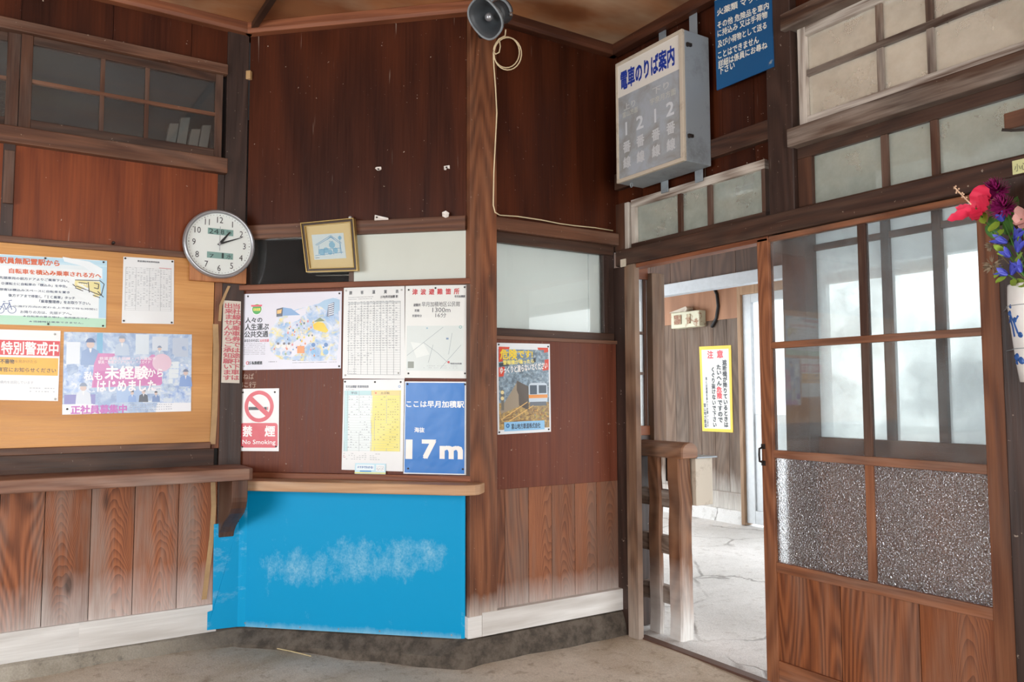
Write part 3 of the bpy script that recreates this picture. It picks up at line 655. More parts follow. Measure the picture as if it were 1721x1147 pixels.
class Poster:
    """A flat printed thing on a wall. q = its four corners in the photo (tl, tr, br, bl); print is laid out on the sheet itself (s,t)."""
    def __init__(s, name, label, cat, fr, q, off, c='F2F2EE', thick=.0012, group=None, mat=None, bow=0.0, parent=None, sheet='sheet'):
        s.fr = fr; s.off = off; s.q = [fr.px(x, y, off) for x, y in q]; s.ink = {}; s.sheet = sheet
        s.bow = bow; s.matte = 0; s.mat = mat or ink(c); s.base = b = Bm()
        us = [p[0] for p in s.q]; zs = [p[1] for p in s.q]
        s.w = (abs(us[1]-us[0])+abs(us[2]-us[3]))/2; s.h = (abs(zs[0]-zs[3])+abs(zs[1]-zs[2]))/2
        s.o = parent or thing(name, label, cat, fr, (sum(us)/4, -off+thick, min(zs)), group)
        n = 14 if bow else 1
        for j in range(n+1):
            for i in range(n+1): u, z = s.uz(i/n, j/n); b.v.append((u, -off-s.dy(i/n, j/n), z))
        for j in range(n):
            for i in range(n): a = j*(n+1)+i; b.f.append((a, a+1, a+n+2, a+n+1))
        k = len(b.v); idx = [0, n, (n+1)*(n+1)-1, n*(n+1)]
        for i, (u, z) in enumerate(s.q): b.v.append((u, -off+thick, z))
        if not bow:
            for i in range(4): j = (i+1) % 4; b.f.append((idx[j], idx[i], k+i, k+j))
        b.f.append((k+3, k+2, k+1, k))
    def dy(s, a, t):
        return s.bow*(math.sin(PI*a)**2*.6 + .5*math.sin(a*5+t*7)**2*math.sin(PI*t)*math.sin(PI*a)) if s.bow else 0
    def uz(s, a, t):
        q = s.q
        return tuple((1-a)*(1-t)*q[0][k] + a*(1-t)*q[1][k] + a*t*q[2][k] + (1-a)*t*q[3][k] for k in (0, 1))
    def st(s, x, y):                            # photo point -> sheet coordinates (inverse bilinear, Newton)
        u, z = s.fr.px(x, y, s.off); a = t = .5
        for _ in range(8):
            p = s.uz(a, t); e = 1e-4; pa = s.uz(a+e, t); pt = s.uz(a, t+e)
            j00, j10 = (pa[0]-p[0])/e, (pa[1]-p[1])/e; j01, j11 = (pt[0]-p[0])/e, (pt[1]-p[1])/e
            det = j00*j11-j01*j10; du, dz = u-p[0], z-p[1]
            a += (du*j11-dz*j01)/det; t += (dz*j00-du*j10)/det
        return a, t
    def _put(s, pts, faces, c, layer, name):
        b = s.ink.setdefault(c, Bm()); vs = []
        for a, t in pts:
            u, z = s.uz(a, t); vs.append((u, -s.off-.0004-.00022*layer-s.dy(a, t), z))
        b.add(vs, faces)
    def rect(s, x0, y0, x1, y1, c, layer=0, name='print'):
        (a0, t0), (a1, t1) = s.st(x0, y0), s.st(x1, y1); s.rst(a0, t0, a1, t1, c, layer, name)
    def rst(s, a0, t0, a1, t1, c, layer=0, name='print'):
        n = 8 if s.bow else 1; pts = []; f = []
        for j in range(n+1):
            for i in range(n+1): pts.append((a0+(a1-a0)*i/n, t0+(t1-t0)*j/n))
        for j in range(n):
            for i in range(n): k = j*(n+1)+i; f.append((k, k+1, k+n+2, k+n+1))
        s._put(pts, f, c, layer, name)
    def poly(s, pts, c, layer=0, name='print', st=False):
        p = pts if st else [s.st(*q) for q in pts]; s._put(p, [tuple(range(len(p)))], c, layer, name)
    def disc(s, x, y, r, c, layer=0, name='print', sx=1.0, inner=0.0, a0=0, a1=2*PI, st=False, seg=28):
        """Disc or ring of r = a fraction of the sheet's width."""
        a, t = (x, y) if st else s.st(x, y); k = s.w/s.h; full = abs(a1-a0-2*PI) < 1e-6
        ang = [a0+(a1-a0)*i/seg for i in range(seg + (0 if full else 1))]
        o = [(a+r*sx*math.cos(g), t+r*k*math.sin(g)) for g in ang]
        if inner:
            i_ = [(a+inner*sx*math.cos(g), t+inner*k*math.sin(g)) for g in ang]; m = len(ang)
            f = [(i, (i+1) % m, m+(i+1) % m, m+i) for i in range(m if full else m-1)]; s._put(o+i_, f, c, layer, name)
        else: s._put(o, [tuple(range(len(o)))], c, layer, name)
    def line(s, pts, wd, c, layer=1, name='print', st=False):
        p = pts if st else [s.st(*q) for q in pts]; k = s.w/s.h
        for (a0, t0), (a1, t1) in zip(p[:-1], p[1:]):
            dx, dyy = (a1-a0), (t1-t0)/k; l = math.hypot(dx, dyy) or 1e-6; nx, ny = -dyy/l*wd/2, dx/l*wd/2*k
            s._put([(a0+nx, t0+ny), (a1+nx, t1+ny), (a1-nx, t1-ny), (a0-nx, t0-ny)], [(0, 1, 2, 3)], c, layer, name)
    def _fit(s, v, f, a0, t0, a1, t1, c, layer, name, box=None, skew=0.0, bold=0.0):
        xs = [p[0] for p in v]; ys = [p[1] for p in v]; x0, x1, y0, y1 = box or (min(xs)-bold, max(xs)+bold, min(ys)-bold, max(ys)+bold)
        for i, (dx, dy_) in enumerate(((-1, -1), (1, 1), (1, -1), (-1, 1)) if bold > .008 else ((0, 0),)):      # bolder: overprinted a little to each side
            s._put([(a0+(x+dx*bold-x0)/(x1-x0)*(a1-a0), t1-(y+dy_*bold-y0)/(y1-y0)*(t1-t0)+skew*(x-x0)/(x1-x0)) for x, y in v], f, c, layer+.12*i, name)
    def text(s, txt, x0, y0, x1, y1, c='2A2A30', bold=.012, layer=2, name='lettering', skew=0.0):
        (a0, t0), (a1, t1) = s.st(x0, y0), s.st(x1, y1); s.tst(txt, a0, t0, a1, t1, c, bold, layer, name, skew)
    def tst(s, txt, a0, t0, a1, t1, c='2A2A30', bold=.012, layer=2, name='lettering', skew=0.0):
        v, f = glyphs(txt, bold); s._fit(v, f, a0, t0, a1, t1, c, layer, name, skew=skew, bold=bold)
    def vtext(s, txt, x0, y0, x1, y1, c='2A2A30', bold=.012, layer=2, name='lettering', jit=0.0):
        (a0, t0), (a1, t1) = s.st(x0, y0), s.st(x1, y1); n = len(txt); rn = random.Random(n)
        for i, ch in enumerate(txt):
            if ch == ' ': continue
            v, f = glyphs(ch, bold); h = (t1-t0)/n; j = (a1-a0)*jit*(rn.random()-.5)
            s._fit(v, f, a0+j, t0+h*i, a1+j, t0+h*(i+1), c, layer, name, box=(.03, .97, -.12, .88), bold=bold)
    def dashes(s, x0, y0, x1, y1, rows, c='6A6A70', seed=1, layer=1, fill=.75, h=.45, cols=14):
        h *= .62
        """Print too small to read in the photo: broken rows of marks."""
        (a0, t0), (a1, t1) = s.st(x0, y0), s.st(x1, y1); rn = random.Random(seed); rh = (t1-t0)/rows; cw = (a1-a0)/cols
        for r in range(rows):
            for k in range(cols):
                if rn.random() < fill:
                    w = cw*rn.uniform(.35, .8); s._put([(a0+k*cw, t0+r*rh), (a0+k*cw+w, t0+r*rh), (a0+k*cw+w, t0+r*rh+rh*h), (a0+k*cw, t0+r*rh+rh*h)], [(0, 1, 2, 3)], c, layer, 'print')
    def pins(s, pts, r=.0045, m='tack'):
        for x, y in pts:
            a, t = s.st(x, y); u, z = s.uz(a, t); d = s.off+s.dy(a, t)
            part('thumbtack', Bm().lathe_y((u, z), [(r*.9, -d+.001), (r, -d-.0015), (r*.8, -d-.0035), (r*.3, -d-.0045)], 12), M[m], s.o, smooth=False)
    def done(s):
        """The print is surface pattern: it goes into the sheet's own mesh, one material slot per ink."""
        b = Bm(); b.add(s.base.v, s.base.f); slots = []
        for c, g in s.ink.items(): slots.append((len(b.f), c)); b.add(g.v, g.f)
        o = part(s.sheet, b, s.mat, s.o); me = o.data
        for i, (f0, c) in enumerate(slots):
            me.materials.append(ink(c, .6) if s.matte else ink(c)); f1 = slots[i+1][0] if i+1 < len(slots) else len(me.polygons)
            for k in range(f0, f1): me.polygons[k].material_index = i+1
        if s.bow:
            for k in range(14*14): me.polygons[k].use_smooth = True
        return s.o

NB = .004                                        # in front of the notice-board ply
# ---- notice board
nb = thing('notice_board', 'honey coloured plywood notice board on the left wall above the shelf', 'notice board', A, (-.1, 0, .986))
part('board', Bm().box(-1.05, .852, -.004, .0, .986, 1.853), M['notice_ply'], nb)
part('frame_rail', Bm().box(-1.05, .73, -.024, .0, 1.852, 1.880), M['rail'], nb, bev=.003)
for x, y in ((190, 409),): 
    u, z = A.px(x, y, .01); part('bolt', Bm().lathe_y((u, z), [(.006, .0), (.007, -.026), (.004, -.03)], 10), M['iron'], nb)

# ---- notice about bicycles
p = Poster('notice', 'pale blue and green laminated notice with a bicycle, upper left of the notice board', 'notice', A, ((-12, 426.5), (180, 438.5), (178, 551), (-12, 545)), NB+.002, 'E4F0F4', bow=.004)
for i in range(10): p.rst(0, .01+.03*i, 1, .01+.03*(i+1), 'B9DDEE' if i < 2 else 'C6E4F1', 0) if i < 3 else None
p.rst(.93, .0, 1, .86, 'B4DAEE'); p.rst(0, .87, 1, 1, 'B5DFC4'); p.rst(0.02, .16, .93, .87, 'EDF4F6')
p.poly([(105, 432), (150, 440), (172, 452), (172, 470), (140, 448), (108, 440)], 'EDF6FA', 1)
p.text('駅員無配置駅から', -2, 431.5, 100, 448.5, 'D8663A', .03); p.text('自転車を積込み乗車される方へ', 15, 451, 170, 468, 'D8663A', .03)
p.text('①先頭車両の前方ドアよりご乗車下さい。', -8, 464, 116, 475, '4A5670', .02); p.text('②運転士に自転車の「積込み」を申告。', 2, 474, 113, 484, '4A5670', .02)
p.text('③旅客は積込みスペースに自転車を置き', -8, 484, 117, 494, '4A5670', .02); p.text('後方ドアまで移動し「ＩＣ乗車」タッチ', 14, 494, 126, 504, '4A5670', .02)
p.text('「乗車整理券」をお取り下さい。', 66, 504, 152, 513, '4A5670', .02)
p.text('④進行方向の変わる上市駅で待ち時間に', 22, 513, 164, 522, '4A5670', .01); p.text('お降りの方は、先頭ドアへ。', 34, 522, 120, 530, '4A5670', .01)
p.text('★自転車の置き場は、車両後方です。', 38, 530, 150, 537, '4A5670', .01); p.text('★混雑時は乗車できません。', 48, 539, 140, 545, '4A5670', .01)
for cx in (0, 20): p.disc(cx, 521, .037, '3F5A96', 2, inner=.032)
for l in ([(0, 521), (6, 510), (16, 511), (20, 521)], [(6, 510), (10, 521), (16, 511)], [(14, 506), (20, 505)], [(5, 507), (9, 507)], [(20, 521), (15, 507)]): p.line(l, .006, '3F5A96', 2)
p.poly([(126, 471), (168, 474), (170, 497), (160, 500), (130, 486), (125, 480)], 'E9E0A0', 1)
for l in ([(126, 471), (168, 472), (175, 478), (170, 497), (128, 481)], [(148, 473), (150, 492)], [(132, 475), (147, 477)], [(126, 484), (168, 501)], [(122, 478), (128, 483)], [(158, 476), (166, 478), (165, 486), (158, 484)], [(164, 490), (174, 500)]): p.line(l, .008, '3A3A40', 2)
for i in range(5): p.rect(130+4*i, 476, 132.5+4*i, 480, 'F6F0D8', 2)
p.pins([(76, 434.5), (174, 441), (81, 545), (173, 548)]); p.done()
# ---- timetable sheet
p = Poster('timetable_sheet', 'small white timetable sheet, upper right of the notice board', 'timetable', A, ((207.5, 431.5), (292.5, 437.5), (292, 545), (204.5, 543.5)), NB+.002, 'E6E9EA', bow=.003)
p.text('鉄道運転時刻表時刻表', 231, 437.5, 268, 443, '5A5E66', .02)
for i in range(26): p.rst(.05, .155+.0258*i, .95, .157+.0258*i, '9AA0A6', 1)
for a in (.05, .25, .51, .73, .94): p.rst(a, .155, a+.005, .80, '9AA0A6', 1)
p.dashes(212, 449, 288, 518, 25, '9A9EA4', 3, 1, .5, .4, 16); p.rst(.7, .135, .95, .145, 'D08A8A', 1)
p.pins([(210.5, 434.5), (289.5, 440), (208, 539.5), (288.5, 542.5)]); p.done()
# ---- special alert notice
p = Poster('alert_notice', 'white notice with a red and a yellow band, lower left of the notice board', 'notice', A, ((-14, 553.5), (102, 556.5), (97.5, 674.5), (-14, 672.5)), NB+.002, 'EEF0F0')
p.rect(-14, 571, 100, 599, 'D8343F', 0); p.rect(-14, 600, 97, 632, 'F5B52E', 0)
p.text('特別警戒中', 2, 573.5, 98, 598, 'F6F4F0', .025); p.text('不審物', 0, 603.5, 24, 612, '4A4030', .02); p.text('を見かけたら', 25, 605, 62, 611, 'B88A30', .01)
p.text('警察官にお知らせください', -14, 617, 94, 627, '4A4030', .01); p.text('構内を巡回しています', 0, 640, 56, 646, 'B4B8C0', .0)
p.dashes(50, 652, 94, 664, 2, 'B4B8C0', 5, 1, .9, .35, 9)
p.pins([(92, 562), (92.5, 671)], m='tack_light'); p.done()
# ---- recruiting poster: pale blue photographs, a pink block of lettering
p = Poster('recruiting_poster', 'blue and pink recruiting poster, lower right of the notice board', 'poster', A, ((107.5, 558), (322.5, 562.5), (321, 691.5), (104.5, 697.5)), NB+.002, 'B9CDE4', bow=.003)
rn = random.Random(4)
def photo(key, cs, sc):                          # a photograph too small to make out: soft patches of its tones
    m = N('printed_photo_' + key); tc = m.n('ShaderNodeTexCoord'); v = m.n('ShaderNodeMapping', {'Vector': tc.outputs['Object'], 'Location': (sc, 2.0, 1.0)})
    a = m.noise(v, sc, 5.0, .62, .8); b_ = m.noise(v, sc*2.3, 4.0, .6, .3)
    c = m.mix(m.rng(a, .40, .60), lin(cs[0]), lin(cs[1])); c = m.mix(m.math('MULTIPLY', m.rng(b_, .54, .66), .8), c, lin(cs[2])); c = m.mix(m.math('MULTIPLY', m.rng(b_, .46, .36), .7), c, lin(cs[3]))
    m.set(m.b.inputs['Base Color'], c); m.b.inputs['Roughness'].default_value = .32; INK[(key, .32)] = m.m
photo('PHA', ('9DB6DA', 'BFD2E8', 'DCE6F2', '8CA4CC'), 13.0); photo('PHB', ('A8C4EC', 'D8E4F2', 'F0F4F8', '7A9CD8'), 16.0); photo('PHC', ('B99C5E', '8A6C48', '6E6A62', 'D8B468'), 40.0); photo('PHD', ('8FA6B8', '6A7C88', 'B8C8D4', '4E5C68'), 30.0)
def man(p, x, y, h, coat, cap=None, skin='D9C4BC'):
    p.poly([(x-h*.42, y+h), (x-h*.36, y+h*.42), (x-h*.14, y+h*.3), (x+h*.14, y+h*.3), (x+h*.36, y+h*.42), (x+h*.42, y+h)], coat, 2)
    p.poly([(x-h*.06, y+h*.3), (x+h*.06, y+h*.3), (x, y+h*.55)], 'F0F0F2', 3); p.disc(x, y+h*.14, h*.16/215, skin, 3); p.disc(x, y+h*.02, h*.17/215, cap or '4A4850', 4, sx=1.0, a0=PI, a1=2*PI)
    if cap: p.rect(x-h*.2, y+h*.0, x+h*.2, y+h*.05, cap, 4)
p.rst(0, 0, 1, 1, 'PHA', 0)
for (x0, y0, x1, y1, c) in ((163, 560, 172, 612, '7FBADC'), (270, 612, 321, 677, 'PHB'), (108, 612, 160, 660, 'PHB'), (112, 575, 134, 612, 'E4ECF4'), (228, 562, 250, 596, 'D8E4EE'), (256, 566, 282, 590, 'D4DEEA'), (290, 568, 316, 600, 'C0CDE0'), (284, 608, 300, 648, 'E4EEF4'), (108, 664, 160, 680, '8E8EC8'), (196, 655, 240, 676, 'A9C4E8'), (240, 655, 290, 676, 'D6E2EE'), (270, 650, 320, 658, 'D0E0F0')): p.rect(x0, y0, x1, y1, c, 0+.5)
man(p, 152, 574, 40, '8FA9D2', '6078A4'); man(p, 205, 568, 30, 'BFD0E4', '8C9CB4'); man(p, 268, 584, 20, 'C2D0E2', '8C9CB4'); man(p, 140, 648, 32, 'DCE4EE', '8C9CB4'); man(p, 241, 657, 19, '5C6470', '50586A'); man(p, 222, 659, 17, '8FAEE0', None); man(p, 262, 660, 16, '7894C4', None); man(p, 312, 624, 26, '86A6DC', '7A86A0')
p.poly([(165, 594), (277, 597), (270, 648), (154, 652), (158, 612)], 'D58DC0', 5); p.poly([(160, 624), (272, 622), (272, 646), (156, 651)], 'D07CB8', 6)
p.text('鉄道運転士訓練・バス運転手', 167, 600, 262, 606, 'F4E4F0', .02, 7); p.text('駅員・整備メンテナンス・バスガイド', 165, 606, 252, 612, 'F4E4F0', .02, 7)
p.disc(272, 610, .078, 'E6C9DA', 7, sx=1.0, seg=24); 
p.text('私も', 141, 625, 172, 640, 'FAF6FA', .025, 8); p.text('未経験', 176, 615, 249, 638, 'FAF6FA', .03, 8); p.text('から', 248, 620, 274, 634, 'FAF6FA', .025, 8)
p.text('はじめました', 163, 640, 262, 658, 'FAF6FA', .03, 8); p.line([(248, 654), (270, 652)], .006, 'FAF6FA', 8)
p.poly([(104.5, 680), (321, 677), (321, 691.5), (104.5, 697.5)], 'EEF1F6', 5); p.text('正社員募集中', 119, 682, 213, 694.5, 'C86AC0', .04, 7)
p.dashes(219, 681, 290, 691, 3, 'A8B0C0', 9, 6, .8, .4, 18); p.pins([(113, 688)], m='tack'); p.done()

# ---- clock on its wooden backing board
cu0, cz0 = A.px(317, 472, .02); cu1, cz1 = A.px(414, 356, .02)
bb = part('backing_board', Bm().box(cu0, cu1, -.05, -.022, cz0, 2.03), wood('oak_board', (150, 96, 60), (184, 126, 84), rings=6, rough=.5, fine=.6), None, A, bev=.003, org=((cu0+cu1)/2, -.02, cz0))
tag(bb, 'plain square wooden board behind the round wall clock', 'board')
co = .075
cc = A.px(369.5, 410, co); rr_ = (A.px(430.5, 411, co)[0]-A.px(309, 410, co)[0])/2
ck = thing('wall_clock', 'round silver rimmed wall clock with two small digital windows', 'clock', A, (cc[0], -.05, cc[1]-rr_))
part('case', Bm().lathe_y(cc, [(rr_*.9, -.05), (rr_*.985, -.052), (rr_, -.062), (rr_*.985, -.078), (rr_*.95, -.084), (rr_*.905, -.082), (rr_*.89, -.072), (rr_*.885, -.066)], 72), M['silver'], ck, smooth=True)
face = Bm().lathe_y(cc, [(rr_*.89, -.062), (rr_*.89, -.068)], 72); part('dial', face, plain('dial_white', (226, 232, 228), .35, var=.01), ck)
fd = -.0688
def on_dial(name, items, col, mat=None, par=None):
    b = Bm()
    for v, f in items: b.add([(cc[0]+x*rr_, fd-yy, cc[1]+z*rr_) for x, z, yy in v], f)
    return part(name, b, mat or ink(col, .5), par or ck)
its = []
for h_ in range(1, 13):
    v, f = glyphs(str(h_), .0); xs = [q[0] for q in v]; ys = [q[1] for q in v]; mx, my = (min(xs)+max(xs))/2, (min(ys)+max(ys))/2
    a = math.radians(90-30*h_); k = .255; its.append(([(.70*math.cos(a)+(x-mx)*k*.85, .70*math.sin(a)+(y-my)*k, .0003) for x, y in v], f))
on_dial('numerals', its, '3A3038')
its = []
for i in range(60):
    a = math.radians(6*i); c_, s_ = math.cos(a), math.sin(a); w_ = .008 if i % 5 else .012; r0, r1 = (.835, .85) if i % 5 else (.825, .852)
    its.append(([(c_*r0-s_*w_, s_*r0+c_*w_, .0003), (c_*r1-s_*w_, s_*r1+c_*w_, .0003), (c_*r1+s_*w_, s_*r1-c_*w_, .0003), (c_*r0+s_*w_, s_*r0-c_*w_, .0003)], [(0, 1, 2, 3)]))
on_dial('minute_marks', its, '50464C')
def dpt(x, y): u, z = A.px(x, y, co-.006); return (u-cc[0])/rr_, (z-cc[1])/rr_
for nm, (x0, y0, x1, y1), words in (('digital_window', (349.5, 381.5, 392, 397.5), (('24', .04, .42, .1, .9), ('8', .50, .64, .15, .9), ('％', .74, .92, .25, .8))), ('digital_window', (348, 421.5, 391.5, 437), (('7', .10, .26, .05, .62), ('1', .56, .64, .1, .95), ('水', .74, .96, .05, .85)))):
    (a0, b0), (a1, b1) = dpt(x0, y0), dpt(x1, y1); b0 -= .02
    w = on_dial(nm, [([(a0, b0, .0004), (a1, b0, .0004), (a1, b1, .0004), (a0, b1, .0004)], [(0, 1, 2, 3)])], '7FA39C')
    its = []
    for t, s0_, s1_, t0_, t1_ in words:
        v, f = glyphs(t, .02); xs = [q[0] for q in v]; ys = [q[1] for q in v]
        its.append(([(a0+(a1-a0)*(s0_+(s1_-s0_)*(x-min(xs))/(max(xs)-min(xs))), b1+(b0-b1)*(t0_+(t1_-t0_)*(y-min(ys))/(max(ys)-min(ys))), .0008) for x, y in v], f))
    on_dial('digits', its, '2C3C3C', par=w)
def hand(name, ang, l, w0, w1, yy):
    a = math.radians(90-ang); c_, s_ = math.cos(a), math.sin(a)
    pr = [(-.1*l, -w0*.6), (.15*l, -w0), (l, -w1), (l, w1), (.15*l, w0), (-.1*l, w0*.6)]
    b = Bm().quad8([(cc[0]+rr_*(x*c_-y*s_), cc[1]+rr_*(x*s_+y*c_)) for x, y in pr], fd-yy-.0012, fd-yy); return part(name, b, M['black'], ck)
hand('hour_hand', 37, .47, .038, .016, .003); hand('minute_hand', 68, .66, .026, .008, .005)
part('second_hand', Bm().quad8([(cc[0]-.0012, cc[1]-.2*rr_), (cc[0]+.0012, cc[1]-.2*rr_), (cc[0]+.0012, cc[1]+.5*rr_), (cc[0]-.0012, cc[1]+.5*rr_)], fd-.0084, fd-.0076), M['silver'], ck)
part('hub', Bm().lathe_y(cc, [(.006, fd-.002), (.006, fd-.010), (.003, fd-.011)], 16), M['silver'], ck)

# ---- strips of old tape and the long red-lettered plate on the post
def strip(name, label, pts, w, off, z=None):
    b = Bm(); L_ = []; R_ = []
    for i, (x, y) in enumerate(pts):
        u, zz = A.px(x, y, off); L_.append((u-w/2, zz)); R_.append((u+w/2, zz))
    for i in range(len(pts)-1): b.quad8([L_[i], R_[i], R_[i+1], L_[i+1]], -off-.0012-.004*math.sin(i*2.0)**2, -off+.0005)
    tag(part(name, b, M['tape'], None, A, org=(L_[-1][0], -off, L_[-1][1])), label, 'tape', 'strips of old brown tape')
strip('tape_strip', 'short curled piece of brown tape just left of the narrow red lettered plate', [(385, 481), (378, 496), (371, 513), (369, 540)], .013, .016)
strip('tape_strip', 'long strip of brown tape down the right edge of the notice board', [(362, 545), (363, 580), (362, 640), (360, 700), (357, 747)], .026, .014)
strip('tape_strip', 'curved strip of brown tape below the shelf, beside the bracket', [(358, 811), (359, 850), (356, 900), (350, 950), (343, 1008)], .022, .006)
p = Poster('warning_plate', 'narrow white plate with two columns of faded red handwriting on the post', 'sign', A, ((375.5, 505), (405, 507), (402.5, 644.5), (372, 643.5)), .016, 'D9D3C6', thick=.003, mat=worn('chipped_white_plate', (218, 211, 198), (140, 120, 100), .62, .72, 9.0))
p.vtext('当社線内乗車券では途中下車は', 391, 510, 402.5, 640, 'C8606A', .02, jit=.1); p.vtext('出来ませんからご承知願います', 377.5, 509, 389, 640, 'C8606A', .02, jit=.1); p.done()

# ---- notices on the angled wall
OB = .001
p = Poster('railway_poster', 'landscape poster with a watercolour of trains and a crowd, left of the angled wall', 'poster', B, ((409, 494.5), (574.5, 489.5), (573, 619.5), (405, 622.5)), OB, 'DDDDE8', bow=.002)
wm = N('watercolour_wash'); tcw = wm.n('ShaderNodeTexCoord'); f1 = wm.noise(tcw.outputs['Object'], 18.0, 4.0, .6, .6); f2 = wm.noise(wm.n('ShaderNodeVectorMath', {0: tcw.outputs['Object'], 1: (3.1, 1.7, 5.3)}).outputs[0], 26.0, 4.0, .6, .8)
f3 = wm.noise(wm.n('ShaderNodeVectorMath', {0: tcw.outputs['Object'], 1: (7.1, 2.7, 1.3)}).outputs[0], 60.0, 5.0, .65, .5)
cw = wm.mix(wm.rng(f1, .38, .62), lin('8FB4DC'), lin('DDE2EC')); cw = wm.mix(wm.math('MULTIPLY', wm.rng(f2, .52, .64), .85), cw, lin('EBDC84')); cw = wm.mix(wm.math('MULTIPLY', wm.rng(f3, .60, .70), .8), cw, lin('6E7890'))
wm.set(wm.b.inputs['Base Color'], cw); wm.b.inputs['Roughness'].default_value = .35; INK[('WASH', .32)] = wm.m
def blob(pts, c, layer): p.poly(pts, c, layer)
blob([(452, 560), (470, 530), (500, 520), (545, 508), (568, 500), (571, 560), (566, 605), (520, 608), (470, 604), (455, 590)], 'WASH', 1)
blob([(534, 512), (545, 505), (560, 501), (571, 504), (571, 522), (562, 530), (548, 522)], 'A4C4DE', 2); blob([(552, 512), (562, 508), (561, 530), (549, 533)], '6A7590', 3)
for i in range(6): p.line([(552, 530-3.4*i), (561, 527.5-3.4*i)], .008, 'E8ECF2', 4)
blob([(465, 520), (476, 517), (475, 532), (465, 533)], '59606E', 3); blob([(466, 522), (474, 520), (473, 527), (466, 528)], 'F2C37A', 4); blob([(476, 517), (490, 519), (505, 530), (475, 531)], '86ABD6', 3)
blob([(526, 546), (534, 541), (544, 543), (552, 556), (548, 560), (528, 554)], 'F2C81E', 4); blob([(528, 541), (538, 534), (546, 540), (534, 541)], '7A8C6A', 4)
for i in range(60):
    t_ = rn.random(); x_ = 500+rn.gauss(0, 9+22*t_); y_ = 538+t_*60; r_ = rn.uniform(.006, .012)
    c_ = rn.choice(['E8B93C', '6A6AA8', 'F0D860', '3C8CC0', 'D88A8A', 'F0E6D8', '8AA85C', 'E8853C', '5C6478'])
    if 455 < x_ < 568: p.disc(x_, y_, r_, c_, 5, sx=.8, seg=10); p.disc(x_, y_-3.0, r_*.55, 'F0D8C4', 6, seg=8)
blob([(500, 582), (512, 582), (512, 594), (500, 594)], 'EE8A3A', 7)
for x_ in (468, 478, 486): p.disc(x_, 582, .022, 'E9E6E4', 6, seg=14); p.disc(x_, 578, .012, '6A6670', 7, seg=10); p.disc(x_, 594, .022, 'A6C0DC', 5, seg=12)
for x_ in (527, 548): p.disc(x_, 580, .02, '4C7CB8', 6, seg=12); p.disc(x_, 592, .026, '7FB2DC', 5, seg=12)
p.disc(432, 520, .054, 'F2F2F2', 3); p.disc(432, 520, .048, '3FA648', 4); p.poly([(422, 513), (441, 512.5), (440, 515.5), (423, 516)], 'E4566A', 5)
p.text('公共交通', 426, 518, 438, 523, 'F2E45A', .05, 5); 
p.text('人々の', 412.5, 534, 441, 542.5, '1E1E26', .022); p.text('人生運ぶ', 412, 544.5, 452, 555, '1E1E26', .022); p.text('公共交通', 411, 557, 451, 567, '1E1E26', .022)
p.text('あなたのそばに', 411, 570.5, 436, 575, '3A3A44', .02); p.text('公共交通', 437, 570.5, 452, 575, 'D85060', .02)
p.dashes(410, 578, 446, 598, 7, '74747C', 11, 1, .92, .42, 22)
p.text('私鉄総連', 423, 607.5, 441, 613, '1E1E26', .04); p.disc(416, 610.5, .016, 'D8404C', 2, inner=.009, seg=14); p.text('25', 417, 608, 422, 613, '3A3A44', .03); p.dashes(450, 608, 466, 611, 1, '74747C', 2, 1, .95, .6, 10); p.dashes(492, 606, 566, 612, 2, '74747C', 8, 1, .9, .4, 34)
p.pins([(417, 498.5), (570.5, 493.5), (570, 616)]); p.pins([(410, 616)], m='tack_light'); p.done()

p = Poster('fare_table', 'white fare table with close columns, upper middle of the angled wall', 'fare table', B, ((578, 484), (680, 480), (680, 637.5), (575.5, 636.5)), OB, 'E2E4E2', bow=.004)
for i, ch in enumerate('旅客運賃表'): p.text(ch, 587+19.5*i, 489.5-.6*i, 592+19.5*i, 495.5-.6*i, '4A4A50', .02)
p.text('(170)早月加積 駅', 640, 497, 669, 501.5, '4A4A50', .03); p.dashes(586, 500, 628, 505, 2, '6A6A70', 4, 1, .95, .45, 20)
for i in range(31): t = .165+.0262*i; p.rst(.09, t, .93, t+.0016, '8C9092', 1)
for i in range(9): a = .09+.105*i; p.rst(a, .165, a+.005, .955, '8C9092', 1)
p.dashes(585, 508, 670, 592, 22, 'A0A4A6', 21, 1, .8, .5, 16); p.dashes(585, 594, 627, 616, 6, 'A0A4A6', 22, 1, .7, .5, 8); p.rst(.09, .955, .93, .957, '8C9092', 1)
p.rst(.09, .165, .93, .185, 'C4C8C8', 0); p.dashes(584, 620, 600, 632, 3, 'A0A4A6', 23, 1, .8, .4, 5)
p.pins([(582, 489), (675, 487.5), (580.5, 631), (669.5, 627.5)], m='tack_light'); p.done()

p = Poster('evacuation_notice', 'white notice with red title and pale map, upper right of the angled wall', 'notice', B, ((681.5, 480.5), (787.5, 479), (786, 636.5), (679.5, 635.5)), OB, 'E2E4E0', bow=.001)
for i, ch in enumerate('津波避難箇所'): p.text(ch, 693+14.0*i, 486.0-.2*i, 702+14.0*i, 496-.2*i, 'C63A3E', .03)
p.text('早月加積駅', 764, 496.5, 782, 500.5, '4A4A50', .03); p.text('避難所', 695, 510.5, 707, 515.5, '5A5A60', .02); p.text('早月加積地区公民館', 709, 507.5, 773, 515.5, '4A4A50', .0)
p.text('距離', 697, 520, 705, 524.5, '5A5A60', .02); p.text('1300m', 727, 517.5, 757, 525, '4A4A50', .0); p.text('所要時分', 693, 529, 709, 533.5, '5A5A60', .02); p.text('16分', 732, 526, 750, 534, '4A4A50', .0)
p.rect(684, 548, 779, 624, 'D3DBD8', 0)
for l in ([(684, 598), (712, 576), (745, 550)], [(712, 576), (736, 594), (754, 611)], [(754, 611), (776, 612)], [(760, 560), (754, 596)], [(720, 610), (728, 580)], [(740, 620), (775, 580)]): p.line(l, .005, '8C9AA0', 1)
